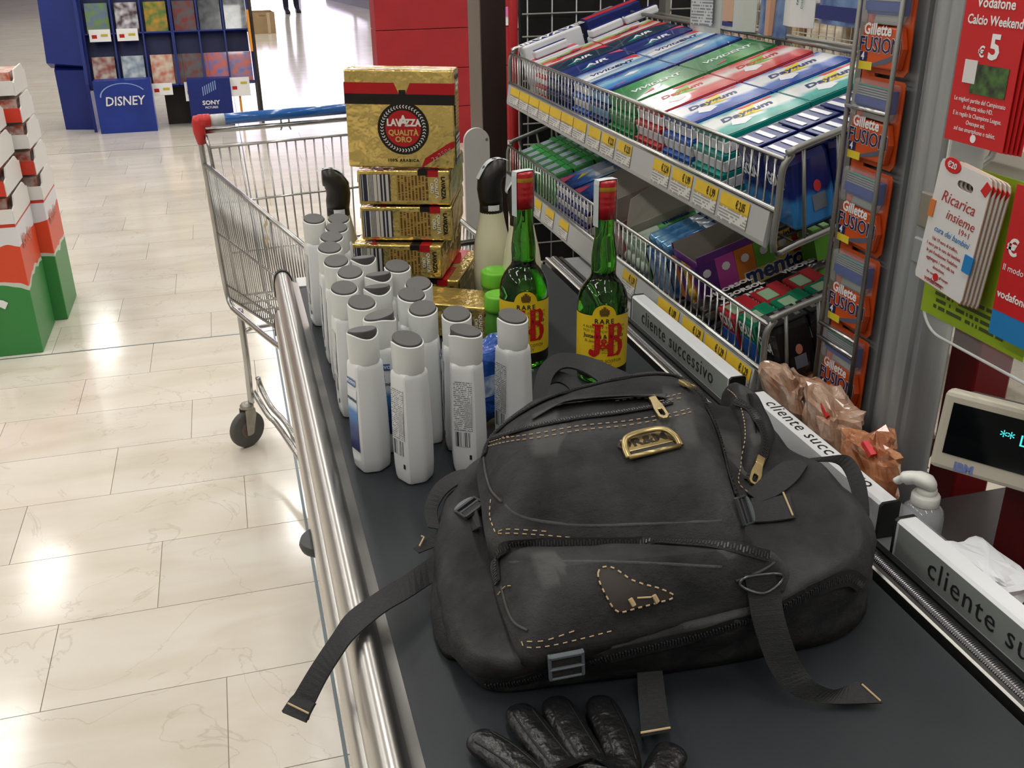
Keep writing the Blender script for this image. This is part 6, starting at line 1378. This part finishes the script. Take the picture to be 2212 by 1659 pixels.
def zipper(pts, par, w=.006, lift=.0012, teeth=True):
    pos, nor = spath(pts, lift, 8); pos = resample(pos, max(8, int(sum((a-c).length for a, c in zip(pos, pos[1:]))/.006)))
    nn = [surf(0, 0)[1]]*0
    L, R, tb = [], [], MB()
    for i, p in enumerate(pos):
        t = (pos[min(i+1, len(pos)-1)]-pos[max(i-1, 0)]).normalized(); n = nor[int(i/(len(pos)-1)*(len(nor)-1))]; s = t.cross(n).normalized()*w; L.append(p-s); R.append(p+s)
    z = bk_build(ribbon(L, R, .0012), 'zip_tape', ZTAPE, par)
    q = resample(pos, max(6, int(sum((a-c).length for a, c in zip(pos, pos[1:]))/.0026)))
    for i, p in enumerate(q):
        t = (q[min(i+1, len(q)-1)]-q[max(i-1, 0)]).normalized(); n = nor[int(i/(len(q)-1)*(len(nor)-1))]; s = t.cross(n).normalized(); Rm = Matrix((t, s, t.cross(s))).transposed()
        tb.box(p+n*.0010+s*(.0007 if i % 2 else -.0007), (.0014, .0048, .0018), Rm)
    bk_build(tb, 'zip_teeth', ZIPM, z if False else par)
    return pos
# long near-side zip around the base
zipper([(1052, 1478), (1120, 1470), (1200, 1446), (1300, 1420), (1400, 1396), (1500, 1372), (1600, 1342), (1700, 1302), (1780, 1262), (1830, 1246), (1858, 1262)], body, .008)
zipper([(1078, 1260), (1075, 1205), (1100, 1178), (1200, 1172), (1350, 1172), (1500, 1176), (1600, 1186), (1660, 1202)], lpk, .005)
zipper([(1048, 985), (1060, 950), (1110, 905), (1200, 858), (1330, 822), (1440, 811), (1500, 840), (1545, 925), (1572, 1020), (1590, 1075)], upk, .0045)
zipper([(1592, 868), (1632, 900), (1652, 958), (1636, 1008), (1618, 1040)], spk, .005)
# pocket slit zip with double stitching
zipper([(1065, 948), (1150, 925), (1250, 905), (1330, 895), (1420, 880), (1450, 872)], upk, .004)
slit = [(1150, 912), (1200, 890), (1240, 882), (1330, 874), (1410, 868), (1440, 866)]; n_s = [surf(x, y, .0012) for x, y in slit]   # raised canvas lip added to cast shade over the half open zip
lifts = [.001, .005, .008, .008, .005, .001]; up_e = crom([surf(x, y-13, .0006)[0] for x, y in slit], 5); lo_e = crom([p+n*l for (p, n), l in zip(n_s, lifts)], 5); bk_build(ribbon(up_e, lo_e, .0012), 'slit_shade_lip', CANV, upk, smooth=True)
for pts in ([(1055, 958), (1090, 948), (1160, 938), (1250, 922), (1350, 912), (1450, 895), (1488, 885)], [(1052, 966), (1100, 955), (1170, 946), (1260, 930), (1360, 920), (1460, 900), (1492, 892)], [(1330, 868), (1380, 862), (1420, 863), (1470, 852)], [(1425, 868), (1470, 862)], [(1052, 952), (1100, 944)]): stitch(pts, upk)
stitch([(1062, 1080), (1060, 1115), (1068, 1140), (1075, 1152), (1110, 1152), (1170, 1156), (1250, 1162)], upk); stitch([(1078, 1148), (1100, 1143), (1180, 1148)], upk)
stitch([(1128, 1385), (1136, 1397), (1180, 1395), (1250, 1380), (1320, 1362)], body); stitch([(1140, 1385), (1180, 1382), (1240, 1362)], body)
stitch([(1540, 822), (1585, 850), (1605, 890), (1612, 945), (1600, 1010), (1595, 1045), (1615, 1065)], spk, lift=.0015)
stitch([(1078, 1285), (1092, 1268), (1105, 1266)], lpk)
# worn light piping along pocket edges
for pts, par in (([(1046, 985), (1050, 1020), (1062, 1060), (1085, 1085)], upk), ([(1085, 1268), (1095, 1310), (1112, 1345), (1140, 1362)], lpk), ([(1590, 1255), (1640, 1235), (1672, 1215)], lpk)):
    pos, _ = spath(pts, .0008); bk_build(MB().tube(pos, .0013, 6), 'edge_piping', WORN, par, smooth=True)
for pts, par in (([(1090, 1090), (1130, 1118), (1250, 1135), (1400, 1132), (1560, 1125)], upk), ([(1100, 1215), (1250, 1212), (1400, 1216), (1560, 1226)], lpk)):
    pos, _ = spath(pts, -.0014); bk_build(MB().tube(pos, .0022, 6), 'fold_seam', CANV, par, smooth=True)
# leather patch with tan stitching
pt = [(1292, 1240), (1298, 1229), (1315, 1226), (1335, 1234), (1370, 1256), (1430, 1272), (1455, 1288), (1420, 1300), (1375, 1312), (1333, 1320), (1308, 1285), (1295, 1258)]
P = resample(crom([(x, y, 0) for x, y in pt], 4, True), 40, True); c2 = sum(P, Vector())/40
b = MB(); b.loft([[surf(c2.x+(p.x-c2.x)*k, c2.y+(p.y-c2.y)*k, .0014)[0] for p in P] for k in (1, .7, .4, .05)], cap0=False); pat = bk_build(b, 'leather_patch', LEATH, lpk, smooth=True)
stitch([(p.x, p.y) for p in list(P)+[P[0]]], lpk, 'patch_stitching', .006, .0006, .0008, .0022)
for (a, c_) in (((1360, 1292), (1368, 1306)), ((1410, 1284), (1418, 1298)), ((1375, 1290), (1405, 1288))):
    bk_build(MB().tube([surf(*a, .003)[0], surf(*c_, .003)[0]], .0022 if a[0] != 1375 else .0008, 6), 'toggle_thread', TAN, lpk)
# brass plate OR&MY with loop
c_, n_ = surf(1402, 962, .001); ax = (surf(1450, 951)[0]-surf(1352, 974)[0]).normalized(); up_ = n_.cross(ax).normalized(); Rp = Matrix((ax, up_, n_)).transposed()
pw = (surf(1455, 950)[0]-surf(1345, 975)[0]).length
bd = MB().box((0, 0, .0012), (pw*.98, .021, .0024)).build('brass_plate', BRASS, upk, bevel=.0015); bd.matrix_local = Matrix.Translation(c_-BO+up_*.004) @ Rp.to_4x4()
text('OR&MY', .0165, M('plate_engraving', (46, 38, 26), .5, .4), bd, (0, .0005, .0026), None, bold=.03, extrude=.0002, squash=1.05)
b = MB(); P = crom([(-pw*.5, -.020, .003), (-pw*.49, -.008, .006), (-pw*.36, .006, .0065), (0, .0105, .006), (pw*.36, .006, .0065), (pw*.49, -.008, .006), (pw*.5, -.02, .003)], 5); b.tube(P, .0026, 8, flat=(1.3, .8)); b.tube([(-pw*.5, -.02, .003), (pw*.5, -.02, .003)], .0026, 8); lp = b.build('brass_loop', BRASS, bd, smooth=True)
MB().box((0, -.0165, .0025), (pw*.86, .007, .003)).build('loop_strap', WEB, bd, bevel=.001)
for sx in (-1, 1): MB().lathe([(.0018, 0), (.0015, .001), (.0002, .0012)], 8).build('rivet', BRASS, bd).location = (sx*pw*.44, .007, .0026)
# zip pulls
def pull(a, c, par, w=.0055, hole=True):
    p, n = surf(*a, .004); q, n2 = surf(*c, .005); d = (q-p); L = d.length; d.normalize(); s = n.cross(d).normalized(); R = Matrix((s, d, n)).transposed()
    b = MB(); pl = [(-w*.6, 0), (w*.6, 0), (w, L*.5), (w*.95, L*.9), (w*.5, L), (-w*.5, L), (-w*.95, L*.9), (-w, L*.5)]; hl = [(-w*.35, L*.55), (w*.35, L*.55), (w*.45, L*.7), (w*.4, L*.86), (w*.2, L*.9), (-w*.2, L*.9), (-w*.4, L*.86), (-w*.45, L*.7)]
    b.loft([[(x, y, 0) for x, y in pl], [(x, y, .0022) for x, y in pl], [(x, y, .0022) for x, y in hl], [(x, y, 0) for x, y in hl]], cap0=False, cap1=False); b.loft([[(x, y, 0) for x, y in hl], [(x, y, 0) for x, y in pl]], cap0=False, cap1=False)
    o = b.build('zip_pull', BRASS, par, bevel=.0006, seg=1); o.matrix_local = Matrix.Translation(p-BO) @ R.to_4x4()
    s_ = MB().box((0, -.003, .0), (w*1.5, .012, .005)).build('zip_slider', BRASS, o, bevel=.001)
    return o
pull((1412, 872), (1437, 915), upk); pull((1636, 1004), (1628, 1050), spk, .006); pull((1480, 838), (1492, 848), upk, .006)
# ------------------------------------------------------------------ straps (parts of the backpack)
def strap(name, Lp, Rp_, th=.0018, par=bpk, n=5, mat=None):
    """edge polylines given as (pixel x, pixel y, height or None = on the bag surface)"""
    f = lambda q: PZ(q[0], q[1], q[2]) if q[2] is not None else surf(q[0], q[1], .002)[0]
    return bk_build(ribbon(crom([f(q) for q in Lp], n), crom([f(q) for q in Rp_], n), th), name, mat or WEB, par, smooth=False)
ls = strap('long_strap', [(1010, 1160, .952), (944, 1196, .938), (880, 1240, .936), (818, 1279, .938), (755, 1324, .936), (721, 1371, .925), (674, 1440, .905), (635, 1504, .885), (617, 1532, .878)],
      [(1005, 1215, .945), (940, 1256, .925), (885, 1292, .930), (830, 1325, .935), (768, 1378, .934), (736, 1421, .923), (705, 1471, .903), (677, 1528, .883), (667, 1556, .876)])
strap('strap_end_fold', [(640, 1500, .8885), (630, 1512, .885), (611, 1540, .8795)], [(684, 1520, .8865), (678, 1530, .8845), (662, 1562, .8775)], .004, ls)
bk_build(MB().tube([PZ(622, 1519, .8895), PZ(667, 1541, .888)], .0009, 6), 'end_stitch', TAN, ls)
s2 = strap('short_side_strap', [(1030, 1095, None), (985, 1125, .965), (930, 1160, .945), (893, 1186, .935)], [(1045, 1140, None), (1000, 1160, .955), (945, 1180, .94), (905, 1196, .933)])
bk_build(MB().tube([PZ(910, 1158, .946), PZ(916, 1160, .946), PZ(906, 1180, .942)], .001, 6), 'end_stitch', TAN, s2)
strap('side_loop_strap', [(1035, 1015, .985), (985, 1020, .985), (940, 1050, .975), (918, 1100, .96), (925, 1140, .95)], [(1040, 1045, .985), (1000, 1045, .985), (965, 1068, .975), (945, 1105, .96), (952, 1145, .95)])
def buckle(px, py, ax0, ax1, w, h, par, rounded=-1):
    c, n = surf(px, py, .003); a = (surf(*ax1)[0]-surf(*ax0)[0]).normalized(); u = n.cross(a).normalized(); R = Matrix((a, u, n)).transposed()
    t = MB(); 
    for x in (-.5, -.12, .38): t.box((x*w, 0, .002), (w*.12, h, .004))
    for s in (-1, 1): t.box((-.05*w, s*h*.47, .002), (w*.98, h*.09, .005))
    o = t.build('buckle_frame', BUCK, par, bevel=.0008, seg=1); o.matrix_local = Matrix.Translation(c-BO) @ R.to_4x4()
    b = MB(); pl = [(rounded*w*.5, -h*.48)] + [(rounded*(w*.5+h*.36*math.cos(q)), h*.48*math.sin(q)) for q in [-math.pi/2+math.pi*i/10 for i in range(11)]] + [(rounded*w*.5, h*.48)]
    b.loft([[(x, y, 0) for x, y in pl], [(x, y, .003) for x, y in pl]]); b.build('buckle_tab', M('buckle_grey', (104, 110, 116), .35), o)
    MB().box((w*.12, 0, .0012), (w*.36, h*.8, .003)).build('buckle_webbing', WEB, o)
    return o
buckle(1020, 1106, (1000, 1104), (1045, 1108), .026, .026, body, -1)
buckle(1598, 1106, (1580, 1106), (1620, 1106), .022, .026, body, 1)
buckle(1220, 1432, (1195, 1438), (1248, 1428), .030, .036, body, -1) if False else None
# square buckle on the near edge
c, n = surf(1220, 1425, .004); a = (surf(1250, 1418)[0]-surf(1190, 1430)[0]).normalized(); u = n.cross(a).normalized(); Rm = Matrix((a, u, n)).transposed(); w, h = .031, .027
t = MB(); t.box((0, h*.44, .002), (w, h*.14, .005)); t.box((0, -h*.5, .002), (w, h*.1, .004)); t.box((0, -.05*h, .003), (w, h*.1, .004))
for s in (-1, 1): t.box((s*w*.46, 0, .002), (w*.09, h*1.05, .005))
o = t.build('square_buckle', M('buckle_grey'), body, bevel=.0008, seg=1); o.matrix_local = Matrix.Translation(c-BO) @ Rm.to_4x4()
MB().box((0, -.03*h, .0015), (w*.82, h*.84, .0025)).build('buckle_webbing', WEB, o)
rs = strap('right_compress_strap', [(1622, 1082, None), (1660, 1082, None), (1705, 1072, None)], [(1622, 1134, None), (1665, 1132, None), (1718, 1124, None)]); bk_build(MB().tube([surf(1692, 1072, .005)[0], surf(1712, 1122, .005)[0]], .001, 6), 'end_stitch', TAN, rs)
strap('right_diagonal_strap', [(1612, 1070, None), (1650, 1035, None), (1690, 1005, None), (1730, 1000, None)], [(1640, 1090, None), (1680, 1075, None), (1720, 1045, None), (1745, 1010, None)])
# hanging strap through a metal ring at the near side
dr, dn_ = surf(1640, 1248, .004); 
hs = strap('hanging_strap', [(1605, 1240, None), (1612, 1275, None), (1622, 1330, .985), (1640, 1390, .960), (1665, 1450, .935), (1705, 1496, .916), (1760, 1515, .908), (1810, 1522, .906), (1905, 1520, .906)],
      [(1668, 1235, None), (1680, 1270, None), (1692, 1325, .985), (1712, 1390, .960), (1735, 1440, .938), (1760, 1470, .928), (1800, 1488, .918), (1830, 1482, .913), (1850, 1474, .912)])
bk_build(MB().tube([PZ(1862, 1478, .9135), PZ(1902, 1514, .9085)], .0009, 6), 'end_stitch', TAN, hs)
P = [surf(1598, 1262, .004)[0], surf(1640, 1272, .009)[0], surf(1682, 1252, .004)[0], surf(1676, 1238, .003)[0], surf(1610, 1244, .003)[0]]; bk_build(MB().tube(crom(P, 4, True), .0016, 8, True), 'metal_ring', M('dark_ring', (90, 92, 92), .3, .9), body, smooth=True)
nsx = strap('near_short_strap', [(1376, 1455, .918), (1378, 1500, .910), (1382, 1550, .9085), (1386, 1592, .917)], [(1430, 1450, .918), (1436, 1495, .910), (1442, 1540, .9085), (1450, 1580, .917)])
bk_build(MB().tube([PZ(1384, 1583, .9195), PZ(1448, 1572, .9195)], .001, 6), 'end_stitch', TAN, nsx)
# shoulder strap loops behind and to the right
strap('shoulder_strap', [(1140, 905, .955), (1150, 850, .962), (1166, 795, .968), (1205, 767, .97), (1265, 772, .968), (1335, 800, .965), (1400, 830, .96)], [(1175, 905, .95), (1182, 860, .957), (1195, 815, .962), (1220, 797, .963), (1258, 805, .962), (1300, 832, .958), (1345, 868, .95)], .003)
strap('shoulder_strap', [(1120, 905, .945), (1135, 860, .95), (1160, 820, .953), (1200, 805, .954), (1240, 818, .952), (1275, 855, .945)], [(1150, 910, .94), (1160, 870, .945), (1180, 838, .948), (1205, 828, .948), (1228, 840, .946), (1245, 868, .94)], .003)
strap('right_shoulder_loop', [(1700, 1000, .985), (1770, 990, .985), (1830, 985, .975), (1866, 1030, .965), (1878, 1100, .955), (1874, 1150, .94)], [(1705, 1006, .985), (1765, 998, .985), (1812, 1005, .97), (1836, 1050, .955), (1850, 1110, .945), (1858, 1160, .935)])
# ------------------------------------------------------------------ leather gloves
GLV = M('black_leather', (24, 24, 25), .32, bump=.9, bs=70, bdist=.004, spec=.6)
def glove(name, label, J, E_, R_, root):
    t = empty(name, (J[root].x, J[root].y, B)); tag(t, label, 'glove', 'black leather gloves'); O = Vector(t.location)
    me = bpy.data.meshes.new('glove_body'); o = bpy.data.objects.new('glove_body', me); COL.objects.link(o); o.parent = t
    me.from_pydata([tuple(p-O) for p in J], E_, []); o.modifiers.new('skin', 'SKIN'); s = o.modifiers.new('sub', 'SUBSURF'); s.levels = 2; s.render_levels = 2
    for i, v in enumerate(me.skin_vertices[0].data): v.radius = (R_[i], R_[i]*.8); v.use_root = (i == root)
    me.materials.append(GLV); o.scale = (1, 1, .72)
    for p in me.polygons: p.use_smooth = True
    o.modifiers['skin'].use_smooth_shade = True
    return t, O
Z1, Z2 = .9175, .9185
def gj(lst): return [PZ(x, y, B+r+.0006) for x, y, r in lst], [r for x, y, r in lst]
J, R_ = gj([(1290, 1780, .026), (1265, 1715, .026),
     (1165, 1690, .0165), (1100, 1632, .0168), (1042, 1595, .0158), (1022, 1582, .012),
     (1212, 1650, .017), (1165, 1590, .0168), (1128, 1540, .016), (1112, 1520, .0125),
     (1275, 1640, .017), (1238, 1578, .017), (1205, 1522, .016), (1194, 1504, .0125),
     (1352, 1650, .017), (1330, 1580, .0168), (1300, 1520, .0158), (1290, 1502, .012), (1345, 1900, .027)])
E_ = [(0, 1), (1, 2), (2, 3), (3, 4), (4, 5), (1, 6), (6, 7), (7, 8), (8, 9), (1, 10), (10, 11), (11, 12), (12, 13), (1, 14), (14, 15), (15, 16), (16, 17), (0, 18)]
t, O = glove('leather_glove', 'black leather glove with fingers spread towards the backpack', J, E_, R_, 1)
SEAM = M('glove_seam', (12, 12, 13), .5)
for (a, c_, d_) in ((6, 7, 8), (10, 11, 12), (14, 15, 16), (2, 3, 4)):
    for s in (-1, 1):
        P = []
        for k in (a, c_, d_):
            dd = (J[d_]-J[a]).normalized(); sd = Vector((-dd.y, dd.x, 0)); P.append(J[k]+sd*s*.0085+Vector((0, 0, (R_[k]+R_[k]*.8)*.72-R_[k]-.0022))-O)
        MB().tube(crom(P, 4), .0008, 5).build('finger_seam', SEAM, t, smooth=True)
J, R_ = gj([(1440, 1800, .018), (1420, 1720, .0165), (1428, 1650, .0155), (1462, 1604, .0152), (1490, 1730, .0145), (1470, 1900, .02)])
glove('leather_glove', 'black leather glove lying under the other, one fingertip by the strap end', J, [(0, 1), (1, 2), (2, 3), (0, 4), (0, 5)], R_, 0)
